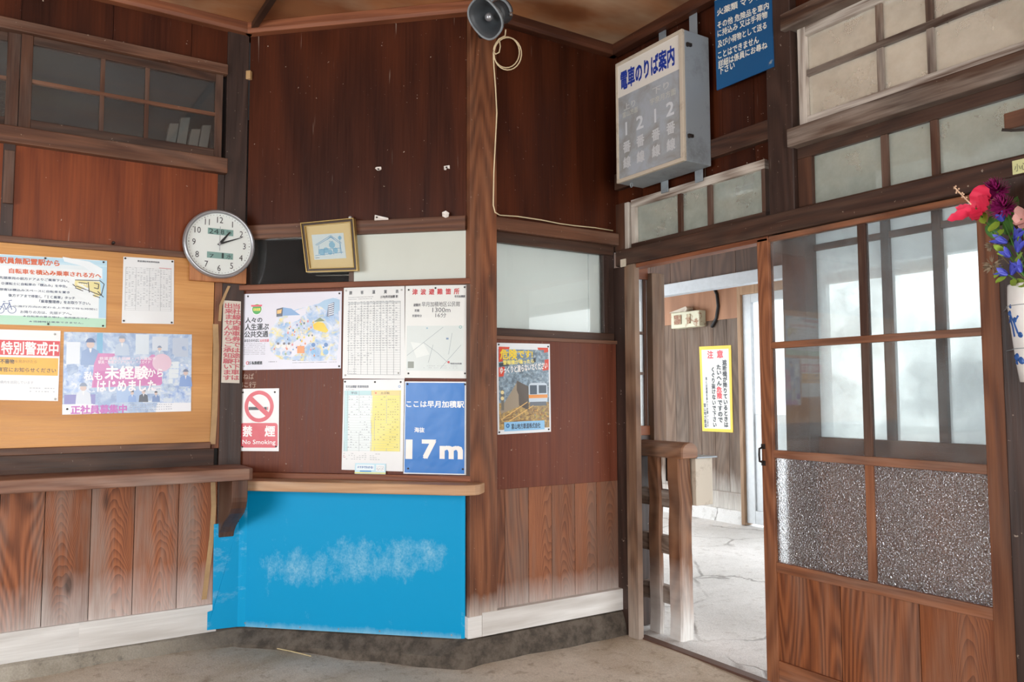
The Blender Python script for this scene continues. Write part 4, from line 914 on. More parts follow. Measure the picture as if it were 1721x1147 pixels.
p.poly([(690, 575), (712, 578), (722, 596), (700, 602)], 'E0E6E2', .5); p.disc(754, 609, .018, 'C63A3E', 2, seg=14); p.disc(774, 550, .024, '86B4B4', 2, seg=14, inner=.014); p.disc(718, 552, .014, '9ABAC8', 2, seg=10); p.rect(750, 568, 754, 571, '7890B0', 2)
p.text('地区公民館', 757, 610, 776, 613, '5A5A60', .02, 3); p.rect(685.5, 608, 695.5, 619, '848A7E', 1); p.dashes(712, 615, 770, 622, 2, 'A8ACB0', 6, 1, .7, .3, 20)
p.pins([(687, 487.5), (732, 484.5), (781, 483), (686.5, 628), (781.5, 628)]); p.done()

p = Poster('no_smoking_sign', 'white no smoking sign with a red ring and red block', 'sign', B, ((403, 654), (469, 653), (468.5, 759), (402, 758.5)), OB, 'EDEBEA', thick=.002)
p.disc(435.5, 683.5, .37, 'D8505C', 2, inner=.28, seg=48)
p.rect(418, 684.5, 441, 689.5, '34323A', 1); p.rect(444, 684.5, 448.5, 689.5, '34323A', 1); p.rect(449.3, 684.5, 450.6, 689.5, 'D8505C', 1)
p.line([(418.5, 667.5), (452.5, 700)], .115, 'D8505C', 3)
def rr(p, x0, y0, x1, y1, r, c, layer):
    (a0, t0), (a1, t1) = p.st(x0, y0), p.st(x1, y1); k = p.w/p.h; pts = []
    for (ca, ct, g0) in ((a1-r, t0+r*k, -PI/2), (a1-r, t1-r*k, 0), (a0+r, t1-r*k, PI/2), (a0+r, t0+r*k, PI)):
        for i in range(6): g = g0+PI/2*i/5; pts.append((ca+r*math.cos(g), ct+r*k*math.sin(g)))
    p.poly(pts, c, layer, st=True)
rr(p, 404.5, 711.5, 466.5, 753, .07, 'D8505C', 1)
p.text('禁', 408, 716, 424, 734.5, 'F6EFEE', .03); p.text('煙', 445, 716, 462.5, 734.5, 'F6EFEE', .03); p.text('No Smoking', 407.5, 739.5, 463, 749.5, 'F6EFEE', .012)
p.pins([(408.5, 660), (462, 659.5), (407.5, 751.5), (464, 751)]); p.done()

p = Poster('train_timetable', 'white and yellow train timetable, lower middle of the angled wall', 'timetable', B, ((577.5, 638.5), (679.5, 638), (677, 793), (574, 790)), OB+.0015, 'E8EAEA', bow=.003)
p.text('早月加積駅 発車時刻表', 581, 648, 620, 652.5, '5A6270', .02); p.dashes(582, 655, 600, 657, 1, '8A9098', 3, 1, .9, .7, 6)
p.rect(579, 656.5, 624.5, 759, 'E3ECEC', 0); p.rect(624.5, 656.5, 672.5, 759.5, 'EDE27A', 0); p.rect(579, 657, 624.5, 664.5, 'B5D9DC', .6); p.rect(624.5, 657, 672.5, 664.5, 'F1D488', .6); p.rect(579, 664.5, 584, 759, 'BFDDE0', .6)
for i in range(23): t = p.st(580, 664.5+4.2*i)[1]; p.rst(.05, t, .93, t+.0014, 'A2AAAA', 1)
for x in (579, 584.5, 604, 624.5, 630, 650, 672.5): p.line([(x, 657), (x-.5, 759)], .005, 'A2AAAA', 1)
p.dashes(586, 667, 602, 756, 21, 'A0A8AC', 31, 2, .35, .4, 4); p.dashes(606, 667, 622, 756, 21, 'A0A8AC', 32, 2, .45, .4, 5); p.dashes(631, 667, 648, 756, 21, 'A89E62', 33, 2, .35, .4, 4); p.dashes(652, 667, 670, 756, 21, 'A89E62', 34, 2, .45, .4, 5)
p.disc(632, 661, .014, 'E0704A', 2, seg=10); p.text('平日', 590, 659, 600, 663, '5A6270', .02); p.text('土日祝', 640, 659, 655, 663, '7A6A40', .02); p.disc(671.5, 650, .02, '7AA2D0', 1, inner=.012, seg=12)
p.dashes(577, 762, 640, 776, 4, '9AA0A4', 35, 1, .55, .35, 14); p.disc(579, 767.5, .02, 'D08080', 1, inner=.016, seg=12, a0=0, a1=5)
p.pins([(580, 642), (630.5, 642.5), (673.5, 642.5)]); p.done()
p = Poster('service_sticker', 'small pale blue sticker at the foot of the white and yellow timetable', 'sticker', B, ((597, 779), (648.5, 780), (648, 798), (596, 797)), OB+.0062, 'BFE4F2')
p.rect(596, 794, 648, 797, 'E8E070', 0); p.rect(599, 781, 629, 791, 'E8F5FA', 0); p.text('スマホでわかる!', 600.5, 783.5, 627, 788, '2E6CB0', .03); p.rect(605, 791.3, 624, 793.6, '3C88C8', 1); p.rect(632, 781.5, 646, 793, 'EDF3F4', 0); p.dashes(633, 784, 645, 792, 5, '5A6470', 7, 1, .6, .5, 7); p.done()

p = Poster('elevation_sign', 'bright blue sign with large white 17m, lower right of the angled wall', 'sign', B, ((680.5, 641.5), (785.5, 642), (785, 799), (678, 796.5)), OB, 'E9ECEE')
p.rect(682, 643.5, 780.5, 797, '1B74C6', 0); p.text('ここは早月加積駅', 683, 673.5, 780, 686, 'F2F3F2', .022); p.text('海抜', 696.5, 718.5, 713.5, 727.5, 'F2F3F2', .02)
p.text('1', 682, 739, 693, 772, 'F2EEE8', .035); p.text('7', 709, 739, 733, 772, 'F2EEE8', .035); p.text('m', 739, 749.5, 778, 772.5, 'F2EEE8', .035)
p.pins([(685, 646), (781.5, 646.5), (686, 788), (778, 789)]); p.done()

# ---- safety poster on the back wall
p = Poster('crossing_safety_poster', 'portrait poster with red banners over a train picture, under the white pane', 'poster', C, ((834.5, 576.5), (924, 578.5), (926, 726), (836.5, 731)), .006, 'E6EAEE', bow=.002)
p.rst(.03, .07, .97, .95, 'PHD', 0)
p.rst(.03, .66, .97, .95, 'PHC', .5)
p.poly([(838, 583), (921, 585), (921, 592), (838, 609)], 'D8482C', 1); p.poly([(838, 611), (900, 602), (900, 609), (840, 617)], '3A4048', 1); p.poly([(838, 618), (922, 604), (922, 622), (838, 634)], 'D6462E', 1)
p.text('危険', 840, 587, 869, 605, 'F4D43A', .03, 2, skew=-.0); p.text('です!', 870, 589, 895, 602, 'F4D43A', .03, 2); p.text('警報機が鳴ったら', 845, 606, 897, 614, 'F0E27A', .03, 2, skew=-.02); p.text('ゆっくりと渡らないでください', 840, 617, 920, 629, 'F4F0EC', .025, 2, skew=-.06)
p.poly([(868, 640), (888, 650), (888, 690), (868, 680)], '5A5048', 2); p.poly([(840, 690), (870, 640), (872, 684), (842, 696)], '9A8C78', 1.5)
rr(p, 888, 644, 920, 678, .06, 'C8D6E2', 2); p.rect(890, 648, 902, 663, '4A5866', 3); p.rect(905, 648, 918, 661, '4A5866', 3); p.rect(888, 664, 920, 669, 'E89848', 3); p.rect(890, 676, 918, 682, '6A7078', 3)
for i in range(4): p.line([(842+i*3, 712-5*i), (884+i*9, 706-9*i)], .012, '7A5630', 3)
p.line([(842, 706), (886, 676)], .014, 'E0B870', 4); p.line([(850, 712), (896, 682)], .014, 'E0B870', 4)
for i in range(16): p.disc(895+rn.random()*25, 690+rn.random()*16, .014, rn.choice(['D8A850', 'B88440', 'A8A048', '8C6C3C']), 3, seg=8)
p.rect(842, 656, 847, 690, '6E6A60', 2); p.disc(844, 660, .03, 'E8D8A0', 3, seg=10); p.disc(844, 670, .03, 'E8D8A0', 3, seg=10)
p.rect(847, 710, 915, 722, '8FC4EA', 5); p.text('富山地方鉄道株式会社', 859, 712.5, 908, 719.5, '2A3850', .02, 6); p.disc(853, 716, .035, '3A78B0', 6, inner=.012, seg=16)
p.pins([(838, 579.5), (921, 583), (839, 727), (922, 722)]); p.done()

# ---- blue enamel sign over the doorway
ud, zd0 = D.px(1204.5, 152, .02); ue_, zd1 = D.px(1300.5, 110, .02)
p = Poster('dangerous_goods_sign', 'dark blue hand lettered sign hung high on the wall right of the lightbox', 'sign', D, ((1199, -62), (1293, -98), (1300.5, 112), (1204.5, 152)), .026, '1C5A8C', thick=.006, mat=worn('chipped_blue_enamel', (20, 84, 134), (150, 160, 160), .66, .74, 11.0, rough=.4))
p.rst(0, 0, 1, .30, 'D8D2CC', 0); p.tst('危険品', .12, .03, .88, .27, 'C84440', .03)
rows = ['火薬類 マッチ', 'その他 危険品を車内', 'に持込み 又は手荷物', '及び小荷物として送る', 'ことはできません', '詳細は係員にお尋ね', '下さい']
yl = [24, 46, 60, 78, 97, 112, 124]; wd_ = [.86, .98, .95, .93, .78, .93, .32]
for r, w_ in zip(range(7), wd_):
    t0 = p.st(1203.5, yl[r]-5.5)[1]; p.tst(rows[r], .045, t0-.012, .045+.93*w_, t0+.046, 'E4E2D8', .02)
p.matte = 1; p.done()

# ---- yellow-bordered caution sign on the far wall
p = Poster('caution_sign', 'white caution sign with yellow border on the far boarded wall', 'sign', E, ((1175, 583), (1228.5, 580.5), (1232, 727.5), (1180.5, 725)), .004, 'E4C010', thick=.004)
p.rst(.075, .04, .925, .965, 'D6D6D2', 0); p.text('注', 1188.5, 590, 1199, 603, 'D83040', .035); p.text('意', 1204.5, 589, 1215.5, 602, 'D83040', .035)
p.vtext('遮断機が降りているときは', 1214, 605, 1224, 719, '1C242C', .045); p.vtext('たいへん', 1204, 613, 1213, 649, '1C242C', .045); p.vtext('危険', 1204.5, 650, 1213.5, 671, 'D02030', .045); p.vtext('ですので', 1206, 672, 1215, 711, '1C242C', .045)
p.vtext('くぐり抜けないで下さい', 1195, 617, 1204.5, 719, '1C242C', .045); p.vtext('車には迷惑を掛けてお願いします', 1185.5, 634, 1191.5, 719, '303A44', .035); p.vtext('富山地方鉄道', 1182.5, 678, 1188, 719, '303A44', .035); p.done()

# ================================================================== THINGS: shelf, counter, hung and standing things
# ---- wall shelf with its bracket
sh = thing('wall_shelf', 'long thick weathered wooden shelf under the notice board', 'shelf', A, (.0, 0, .60))
prof = [(XL, 0), (.975, 0), (.985, -.02), (.985, -.255), (.965, -.275), (XL, -.275)]
part('shelf_board', Bm().prism_z([(u, y) for u, y in prof], .823, .876), M['shelf'], sh, bev=.005)
pr = [(0, .823), (-.255, .823), (-.255, .745), (-.252, .725), (-.235, .695), (-.205, .668), (-.16, .643), (-.11, .618), (-.065, .590), (-.03, .560), (-.018, .535), (0, .535)]
part('bracket', Bm().prism_x(pr, .895, .965), M['frame_v'], sh, bev=.004)
# ---- blue counter front and counter shelf
bp = thing('blue_panel', 'scuffed bright blue painted metal sheet under the counter', 'panel', B, (.55, 0, .11))
bm_ = N('scuffed_blue_paint'); tcb = bm_.n('ShaderNodeTexCoord'); bx_, by_, bz_ = bm_.xyz(tcb.outputs['Object'])
f = bm_.noise(bm_.vec(bm_.math('MULTIPLY', bx_, 1.6), by_, bz_), 9.0, 9.0, .78); fn = bm_.noise(tcb.outputs['Object'], 120.0, 3.0, .6)
def lobe(cx, cz, rx, rz):                        # a scuff with its own place on the sheet
    d2_ = bm_.math('ADD', bm_.math('POWER', bm_.math('DIVIDE', bm_.math('SUBTRACT', bx_, cx), rx), 2.0), bm_.math('POWER', bm_.math('DIVIDE', bm_.math('SUBTRACT', bz_, cz), rz), 2.0))
    return bm_.rng(d2_, 0.0, 1.0, 1.0, 0.0)
lb = bm_.math('MAXIMUM', bm_.math('MAXIMUM', lobe(.06, .335, .20, .14), lobe(.26, .345, .14, .13)), bm_.math('MAXIMUM', lobe(.40, .36, .13, .10), lobe(-.22, .29, .30, .12)))
k = bm_.rng(bm_.math('ADD', bm_.math('MULTIPLY', lb, .26), f), .62, .90); k = bm_.math('MULTIPLY', k, bm_.rng(fn, .32, .58, .35, 1.0))
edge = bm_.math('MULTIPLY', bm_.rng(bm_.math('SUBTRACT', bz_, bm_.math('MULTIPLY', bm_.math('SUBTRACT', f, .5), .06)), .0, .03, .8, 0.0), 1.0)
k = bm_.math('MAXIMUM', k, edge)
bm_.set(bm_.b.inputs['Base Color'], bm_.mix(bm_.math('MULTIPLY', k, .8), lin((0, 154, 208)), lin((150, 202, 226)))); bm_.b.inputs['Roughness'].default_value = .5; bm_.b.inputs['Specular IOR Level'].default_value = .2
bm_.bump(bm_.noise(tcb.outputs['Object'], 3.0, 2.0), .3, .02)
part('front_sheet', Bm().box(.05, 1.105, -.012, -.009, .112, .765), bm_.m, bp)
part('edge_flange', Bm().box(1.105, 1.122, -.013, .0, .112, .765), M['blue'], bp, label='paler worn edge strip')
def a2b(x, y, z):                                # left-wall coordinates -> angled-wall coordinates
    q = B.M.inverted() @ (A.M @ Vector((x, y, z))); return tuple(q)
pl = [(.874, .60), (.874, .205), (.852, .20), (.852, .118), (.990, .112), (.990, .60)]
b = Bm(); nn = len(pl)
b.v += [a2b(x, -.026 if z < .24 else -.016, z) for x, z in pl] + [a2b(x, -.023 if z < .24 else -.013, z) for x, z in pl]
b.f += [tuple(range(nn)), tuple(reversed(range(nn, 2*nn)))] + [((i+1) % nn, i, nn+i, nn+(i+1) % nn) for i in range(nn)]
b.v += [a2b(.988, -.026, .112), a2b(.988, -.016, .765), (.05, -.0121, .765), (.05, -.0121, .112)]; b.f.append((2*nn, 2*nn+3, 2*nn+2, 2*nn+1))
part('side_flange', b, M['blue'], bp)
for u in (.05, .16, .33, .52, .72, .92, 1.06):
    part('nail', Bm().lathe_y((u, .125+.004*math.sin(u*30)), [(.004, -.012), (.004, -.0135), (.002, -.0145)], 8), M['steel'], bp)
pc = [(.04, 0), (.04, -.14), (.055, -.155), (1.12, -.165), (1.165, -.16), (1.20, -.14), (1.215, -.11), (1.218, -.05), (1.218, -.03), (1.135, -.03), (1.135, 0)]
tag(part('counter_top', Bm().prism_z(pc, .766, .812), M['counter'], None, B, bev=.006, org=(.6, -.08, .766)), 'worn pale wooden counter shelf with a rounded corner above the blue sheet', 'counter')
# ---- tilted framed picture
qf = [(505, 375), (594.5, 366.5), (601.5, 455.5), (515, 458)]
pf_o = .045; P4 = [B.px(x, y, pf_o) for x, y in qf]
pf = thing('framed_picture', 'tilted gold and brown framed picture of a blue sketched house', 'picture', B, (sum(p[0] for p in P4)/4, -.02, min(p[1] for p in P4)))
def ring_frame(o0, o1, y0, y1):
    def inset(k):
        c = (sum(p[0] for p in P4)/4, sum(p[1] for p in P4)/4); w_ = .135
        return [(p[0]+(c[0]-p[0])*k/w_, p[1]+(c[1]-p[1])*k/w_) for p in P4]
    a, i = inset(o0), inset(o1); b = Bm(); n = 0
    b.v += [(u, y0, z) for u, z in a] + [(u, y0, z) for u, z in i] + [(u, y1, z) for u, z in a] + [(u, y1, z) for u, z in i]
    for k in range(4):
        j = (k+1) % 4; b.f += [(k, j, 4+j, 4+k), (8+j, 8+k, 12+k, 12+j), (j, k, 8+k, 8+j), (4+k, 4+j, 12+j, 12+k)]
    return b
gold = plain('old_gilding', (186, 158, 98), .35, .7); brown = plain('dark_bronze_moulding', (66, 50, 36), .35)
part('frame', ring_frame(0, .005, -.050, -.02), gold, pf, bev=.001); part('frame', ring_frame(.005, .017, -.046, -.02), brown, pf, bev=.002); part('frame', ring_frame(.017, .021, -.048, -.02), gold, pf, bev=.001)
pm = Poster('', '', '', B, ((509, 379), (590.5, 371.5), (597, 452), (519, 454)), .036, 'EACB98', parent=pf, sheet='mount', thick=.01); pm.done()
pp = Poster('', '', '', B, ((523.5, 395), (577, 391.5), (582, 434), (528.5, 437)), .0375, 'E2E6EA', parent=pf, sheet='drawing', thick=.001)
for l in ([(530, 412), (556, 396), (574, 409)], [(532, 413), (556, 399), (572, 410)], [(536, 413), (536, 428)], [(572, 410), (574, 427)], [(536, 420), (573, 417)], [(545, 419), (545, 430)], [(560, 417), (561, 428)], [(553, 406), (560, 406)], [(530, 430), (577, 424)]): pp.line(l, .014, '6FA6CE', 1)
for x, y, r in ((558, 412, .1), (548, 421, .09), (564, 421, .08), (541, 424, .1), (571, 400, .06), (555, 424, .08)): pp.disc(x, y, r, '9CC4DE', .6, seg=9)
pp.line([(550, 403), (556, 398), (562, 403)], .02, '5C9AC8', 2); pp.line([(571, 396), (572, 425)], .012, '6FA6CE', 2); pp.line([(530, 434), (537, 433.5)], .012, '4A5060', 1); pp.done()
part('glazing', Bm().quad8([B.px(x, y, .041) for x, y in ((510, 380), (590, 372.5), (596, 451), (519, 453))], -.0415, -.0405), M['picture_glass'], pf)
u, z = B.px(588, 366, .03); part('hanger', Bm().ball((u, -.025, z), .009, 10, 6), M['tack_light'], pf)

# ---- scraps of torn paper still pinned to the boards
def scrap(label, fr, pts, off, pin=None, name='paper_scrap', dz=.006):
    q = [fr.px(x, y, off) for x, y in pts]; c = (sum(p[0] for p in q)/len(q), sum(p[1] for p in q)/len(q))
    b = Bm(); b.v += [(u, -off-.001-dz*(i % 2), z) for i, (u, z) in enumerate(q)] + [(c[0], -off-.002, c[1])] + [(u, -off+.0005, z) for u, z in q]; n = len(q)
    for i in range(n): j = (i+1) % n; b.f += [(i, j, n), (j, i, n+1+i, n+1+j)]
    b.f.append(tuple(n+1+i for i in reversed(range(n))))
    t = thing(name, label, 'scrap', fr, (c[0], -off, min(p[1] for p in q)), 'scraps left on the angled wall'); part('torn_corner', b, ink('DDD6CE'), t)
    if pin: u, z = fr.px(*pin, off); part('thumbtack', Bm().lathe_y((u, z), [(.003, -off), (.004, -off-.008), (.002, -off-.011)], 10), M['iron'], t)
scrap('torn white paper scrap pinned mid height on the dark angled panel', B, ((632, 281), (641, 281), (641, 285), (638, 287), (634, 286.5), (631, 284)), .001, (636.5, 285))
scrap('torn white paper scrap near the right edge of the dark angled panel', B, ((746, 279.5), (756, 278.5), (756, 284), (751, 283), (750, 286), (747, 286)), .001, (751, 282))
scrap('three-cornered scrap of paper on the rail right of the tilted picture', B, ((630, 361.5), (653, 367), (653, 369.5), (630, 371)), .020, (634, 366))
scrap('crumpled clear plastic scrap on the rail close to the brown pillar', B, ((743, 357), (750, 355), (755, 358), (754, 365), (749, 366.5), (744, 364)), .020)
u, z = B.px(420, 128, .0); tag(part('wooden_block', Bm().box(u-.012, u+.014, -.02, .0, z-.022, z+.022), M['tape'], None, B, bev=.003, org=(u, 0, z)), 'tiny pale wooden block beside the dark post, high on the angled wall', 'block')
u0, z0 = A.px(4, 341, .02); u1, z1 = A.px(26, 254, .02); tag(part('wooden_batten', Bm().box(u0, u1, -.024, .0, z0, z1), M['frame_v'], None, A, bev=.003, org=(u0, 0, z0)), 'short brown batten under the window sill at the far left', 'batten')
cb = Bm()
def scrawl(s, x0, y0, x1, y1):
    v, f = glyphs(s); (a0, z0), (a1, z1) = B.px(x0, y1, 0), B.px(x1, y0, 0); xs = [q[0] for q in v]; ys = [q[1] for q in v]
    cb.add([(a0+(x-min(xs))/(max(xs)-min(xs))*(a1-a0), .0036, z0+(y-min(ys))/(max(ys)-min(ys))*(z1-z0)) for x, y in v], f)
scrawl('ねば', 408, 628, 426, 638); scrawl('に行', 406, 642, 430, 652)
o = part('chalk_writing', cb, plain('chalk', (196, 176, 160), .9), None, B, org=(.1, .004, 1.25)); tag(o, 'faint white chalk scrawl on the brown board above the no smoking sign', 'scrawl')

# ---- horn loudspeaker on the pillar head, with its cable
so = Vector((1.735, 2.905, 2.850)); view = (so-EYE).normalized(); lf = Vector((-RIGHT.x, -RIGHT.y, 0)).normalized()
ax = (-view*.80 + lf*.52 + Vector((0, 0, -.22))).normalized()
side = ax.cross(Vector((0, 0, 1))).normalized(); upv = side.cross(ax).normalized()
tw = math.radians(-26); e1 = side*math.cos(tw)+upv*math.sin(tw); e2 = -side*math.sin(tw)+upv*math.cos(tw)
ORGs = so
hs = thing('horn_speaker', 'grey horn loudspeaker fixed at the top of the brown pillar', 'loudspeaker', G, so)
def sup(c, a, b_, n=36, p=2.5):
    out = []
    for i in range(n):
        t = 2*PI*i/n; ct, st_ = math.cos(t), math.sin(t)
        out.append(c + e1*(a*math.copysign(abs(ct)**(2/p), ct)) + e2*(b_*math.copysign(abs(st_)**(2/p), st_)))
    return out
prof = [(0, .072, .088), (-.006, .075, .091), (-.012, .072, .088), (-.03, .058, .071), (-.06, .042, .053), (-.10, .033, .036), (-.12, .032, .032)]
inn = [(0, .068, .084), (-.02, .055, .068), (-.05, .039, .050), (-.08, .030, .032)]
hrn = part('horn', Bm().loft([sup(so+ax*t, a, b_) for t, a, b_ in prof], False, True), M['horn'], hs, smooth=True)
part('horn_throat', Bm().loft([sup(so+ax*(t+.0005), a, b_) for t, a, b_ in [(0, .072, .088)]+inn], False, True), M['horn_dark'], hs, smooth=True, label='dark inside of the horn')
rim = [so+(p-so)*1.0 for p in sup(so+ax*.001, .0715, .0875)]; rim.append(rim[0]); rim.append(rim[1])
part('rim', Bm().tube(rim, .005, 8), M['horn'], hrn, smooth=True)
def cyl(c0, c1, r0, r1, seg=24):
    a = (c1-c0).normalized(); x = a.orthogonal().normalized(); y = a.cross(x)
    return Bm().loft([[c+(x*math.cos(2*PI*i/seg)+y*math.sin(2*PI*i/seg))*r for i in range(seg)] for c, r in ((c0, r0*.8), (c0+(c1-c0)*.08, r0), (c1-(c1-c0)*.08, r1), (c1, r1*.8))])
part('plug', Bm().ball(so-ax*.035, .019, 16, 10), M['silver'], hs, smooth=True)
part('driver', cyl(so-ax*.085, so-ax*.165, .050, .054), M['horn_dark'], hs, smooth=False, label='dark grey driver housing')
br = [so-ax*.125+e1*.060*math.cos(t)+e2*.060*math.sin(t) for t in [PI*.15+i*PI*1.1/14 for i in range(15)]]
hbr = part('bracket', Bm().tube(br, .006, 6), M['steel'], hs)
part('bracket', cyl(so-ax*.16, Vector((1.86, 3.17, 2.90)), .014, .014, 12), M['iron'], hs)
for s_ in (0, -1): part('knob', Bm().ball(br[s_], .011, 10, 6), M['chrome'], hbr)
def cpt(x, y, off): u, z = C.px(x, y, off); return (u, -off, z)
cab = thing('speaker_cable', 'thin cream cable looping below the loudspeaker and running along the rail', 'cable', C, cpt(830, 200, .034))
part('cable', Bm().tube([cpt(850, 50, .18), cpt(849, 60, .15), cpt(838, 66, .10), cpt(833, 75, .05), cpt(829, 90, .036)] + [cpt(829+a, b_, .036) for a, b_ in ((1, 110), (4, 150), (6, 190), (4, 230), (1, 290), (0, 345))] + [cpt(832, 357, .036), cpt(840, 362, .01), cpt(870, 364, .006), cpt(910, 370, .006), cpt(940, 376, .006), cpt(965, 379.5, .006), cpt(1000, 383, .006), cpt(1030, 388, .006)], .0032, 8), M['cable'], cab, smooth=True)
for dr, sx_ in ((0, 1.0), (2.4, 1.05)):
    part('loop', Bm().tube([cpt(851+22*sx_*math.cos(t)+dr, 88+26*sx_*math.sin(t)+dr, .042+.004*math.sin(t*2)+dr*.001) for t in [PI*1.05+i*PI*1.95/24 for i in range(25)]], .0030, 8), M['cable'], cab, smooth=True)
part('loop', Bm().tube([cpt(839, 66, .05), cpt(841, 78, .05), cpt(839, 88, .05), cpt(833, 91, .045), cpt(829, 86, .04)], .003, 8), M['cable'], cab, smooth=True)

# ---- lightbox sign over the doorway
lo = .18; y_r = -2.503; u_l = D.px(1036, 200, lo)[0]; zt_ = 2.846; zb_ = 2.242
lbx = thing('lightbox_sign', 'grey metal lightbox sign with a white face and faded platform numbers', 'lightbox', D, ((y_r+u_l)/2, 0, zb_))
part('casing', Bm().box(u_l, y_r, -lo+.012, -.012, zb_, zt_), M['steel'], lbx, bev=.004)
fb = Bm()
for (a, b_, c_, d_) in ((u_l, y_r, zt_-.016, zt_), (u_l, y_r, zb_, zb_+.018), (u_l, u_l+.014, zb_+.018, zt_-.016), (y_r-.022, y_r, zb_+.018, zt_-.016)): fb.box(a, b_, -lo-.004, -lo+.012, c_, d_)
part('face_frame', fb, M['box_frame'], lbx, bev=.002)
def DU(u, z, off):                               # photo point of a wall point, for laying out the face
    q = D.M @ Vector((u, -off, z)) - EYE; k = q.dot(FWD); return W/2+FPX*q.dot(RIGHT)/k, H/2-FPX*q.dot(UP)/k
cn = [DU(u, z, lo) for u, z in ((u_l+.014, zt_-.016), (y_r-.022, zt_-.016), (y_r-.022, zb_+.018), (u_l+.014, zb_+.018))]
fm = N('faded_backlit_sheet'); tcf = fm.n('ShaderNodeTexCoord'); ff = fm.noise(tcf.outputs['Object'], 9.0, 5.0, .6, .8)
fm.set(fm.b.inputs['Base Color'], fm.mix(fm.rng(ff, .38, .66), lin((172, 178, 186)), lin((150, 150, 146)))); fm.b.inputs['Roughness'].default_value = .25; INK[('FADED', .32)] = fm.m
p = Poster('', '', '', D, cn, lo-.002, 'E4DFD6', parent=lbx, sheet='face', thick=.003)
p.rst(0, .285, 1, 1, 'FADED', 0); p.tst('電車のりば案内', .05, .06, .93, .235, '1E3C9C', .03, 2)
p.tst('上り', .10, .36, .30, .42, 'C0C2C0', .02); p.tst('下り', .58, .34, .84, .40, 'C0C2C0', .02); p.tst('富山方面', .08, .43, .34, .48, 'BEBFB4', .01); p.tst('宇奈月方面', .54, .42, .94, .475, 'BEBFB4', .01)
for a, n_, t0 in ((.09, '1', .525), (.32, '2', .52), (.57, '1', .52), (.80, '2', .515)):
    w_ = .03 if n_ == '1' else .12; p.tst(n_, a+.05-w_/2, t0, a+.05+w_/2, t0+.115, 'D2D6DA', .02)
    p.tst('番', a-.01, t0+.165, a+.12, t0+.265, 'C8CACC', .03); p.tst('線', a-.01, t0+.30, a+.12, t0+.40, 'C6C8CA', .03)
p.done()
for nm, px_, w_ in (('strap', 1165, 22), ('strap', 1113, 20)):
    for (zlo, zhi) in ((zt_-.03, ZC-.01), (zb_-.055, zb_+.02)):
        uc_ = D.px(px_ + (0 if zlo > 2.5 else (10 if px_ > 1150 else 4)), 25 if zlo > 2.5 else 300, .01)[0]
        part(nm, Bm().box(uc_-.024, uc_+.024, -.013, -.008, zlo, zhi), M['steel'], lbx, bev=.001)
for zz in (2.78, 2.36): part('catch', Bm().box(y_r-.004, y_r+.010, -lo+.02, -lo+.05, zz-.008, zz+.006).box(y_r, y_r+.02, -lo+.022, -lo+.030, zz-.012, zz-.004), M['iron'], lbx, bev=.001)
part('ring', Bm().tube([(u_l+.06+.008*math.cos(t), -.14, zb_-.014+.011*math.sin(t)) for t in [i*PI/8 for i in range(17)]], .002, 6), M['steel'], lbx)

# ---- small plates and blocks round the doorway
u, z = D.px(1049, 443, .03); tag(part('metal_plate', Bm().box(u-.022, u+.018, -.037, -.031, z-.018, z+.022), M['box_frame'], None, D, bev=.001, org=(u, -.03, z)), 'small square off-white plate at the top left corner of the doorway', 'plate')
u, z = D.px(1715, 280, .072); t = thing('number_plate', 'small pale yellow plate with dark brush marks above the flowers', 'plate', D, (u, -.07, z-.02))
part('plate', Bm().box(u-.022, u+.03, -.076, -.071, z-.022, z+.022), plain('pale_yellow_plate', (206, 206, 150), .5), t, bev=.001)
v, f = glyphs('小心'); part('brush_marks', Bm().add([(u-.016+x*.018, -.0765, z-.012+y*.026) for x, y in v], f), ink('3A4038', .6), t)
u, z = D.px(1709, 202, .05); tag(part('wooden_block', Bm().box(u-.03, u+.09, -.07, -.03, z-.028, z+.026), M['rail'], None, D, bev=.004, org=(u, -.03, z)), 'weathered wooden block fixed at the right edge above the flowers', 'block')
u, z = D.px(1697, 223, .05); tag(part('nail_hook', Bm().tube([(u, -.10, z), (u+.03, -.085, z-.008), (u+.10, -.03, z-.012)], [.005, .004, .004], 8), M['iron'], None, D, org=(u, -.05, z)), 'long rusty nail sticking out just under the wooden block', 'nail')

# ---- ticket gate railing outside the doorway
gt = thing('ticket_gate', 'weathered wooden railing of the ticket gate outside the doorway', 'railing', G, (2.9, 3.0, 0))
D2 = Frame((2.85, 0), -PI/2)
def gz(y, x=1107): return D2.px(x, y, 0)[1]
def pole(x0, x1, y0, y1, z0, z1, jit=.004):
    b = Bm(); rings = []
    for i in range(9):
        t = i/8; z = z0+(z1-z0)*t; j = jit*math.sin(i*2.3); k = jit*math.cos(i*1.7)
        c_ = .008; rings.append([(x0+c_+j, y0+k, z), (x1-c_+j, y0+k, z), (x1+j, y0+c_+k, z), (x1+j, y1-c_+k, z), (x1-c_+j, y1+k, z), (x0+c_+j, y1+k, z), (x0+j, y1-c_+k, z), (x0+j, y0+c_+k, z)])
    return b.loft(rings)
part('post', pole(2.85, 2.938, 2.898, 2.985, -.01, .90), M['gate_wood'], gt); ya_, yb_ = D2.px(1087, 900, 0)[0], D2.px(1107, 900, 0)[0]
part('post', pole(2.86, 2.888, -yb_, -ya_, -.01, .90), M['gate_wood'], gt)
hr = []
for i in range(9):
    t = PI*i/8; hr.append((2.895+.056*math.cos(t), .925+.042*math.sin(t)))
hr = [(2.951, .886)] + hr + [(2.839, .886)]
b = Bm(); rings = []
for yy, s_ in ((2.865, .90), (2.873, 1.0), (3.24, 1.0)): rings.append([(2.895+(x-2.895)*s_, yy, .925+(z-.925)*s_) for x, z in hr])
part('handrail', b.loft(rings), M['hand_rail'], gt)
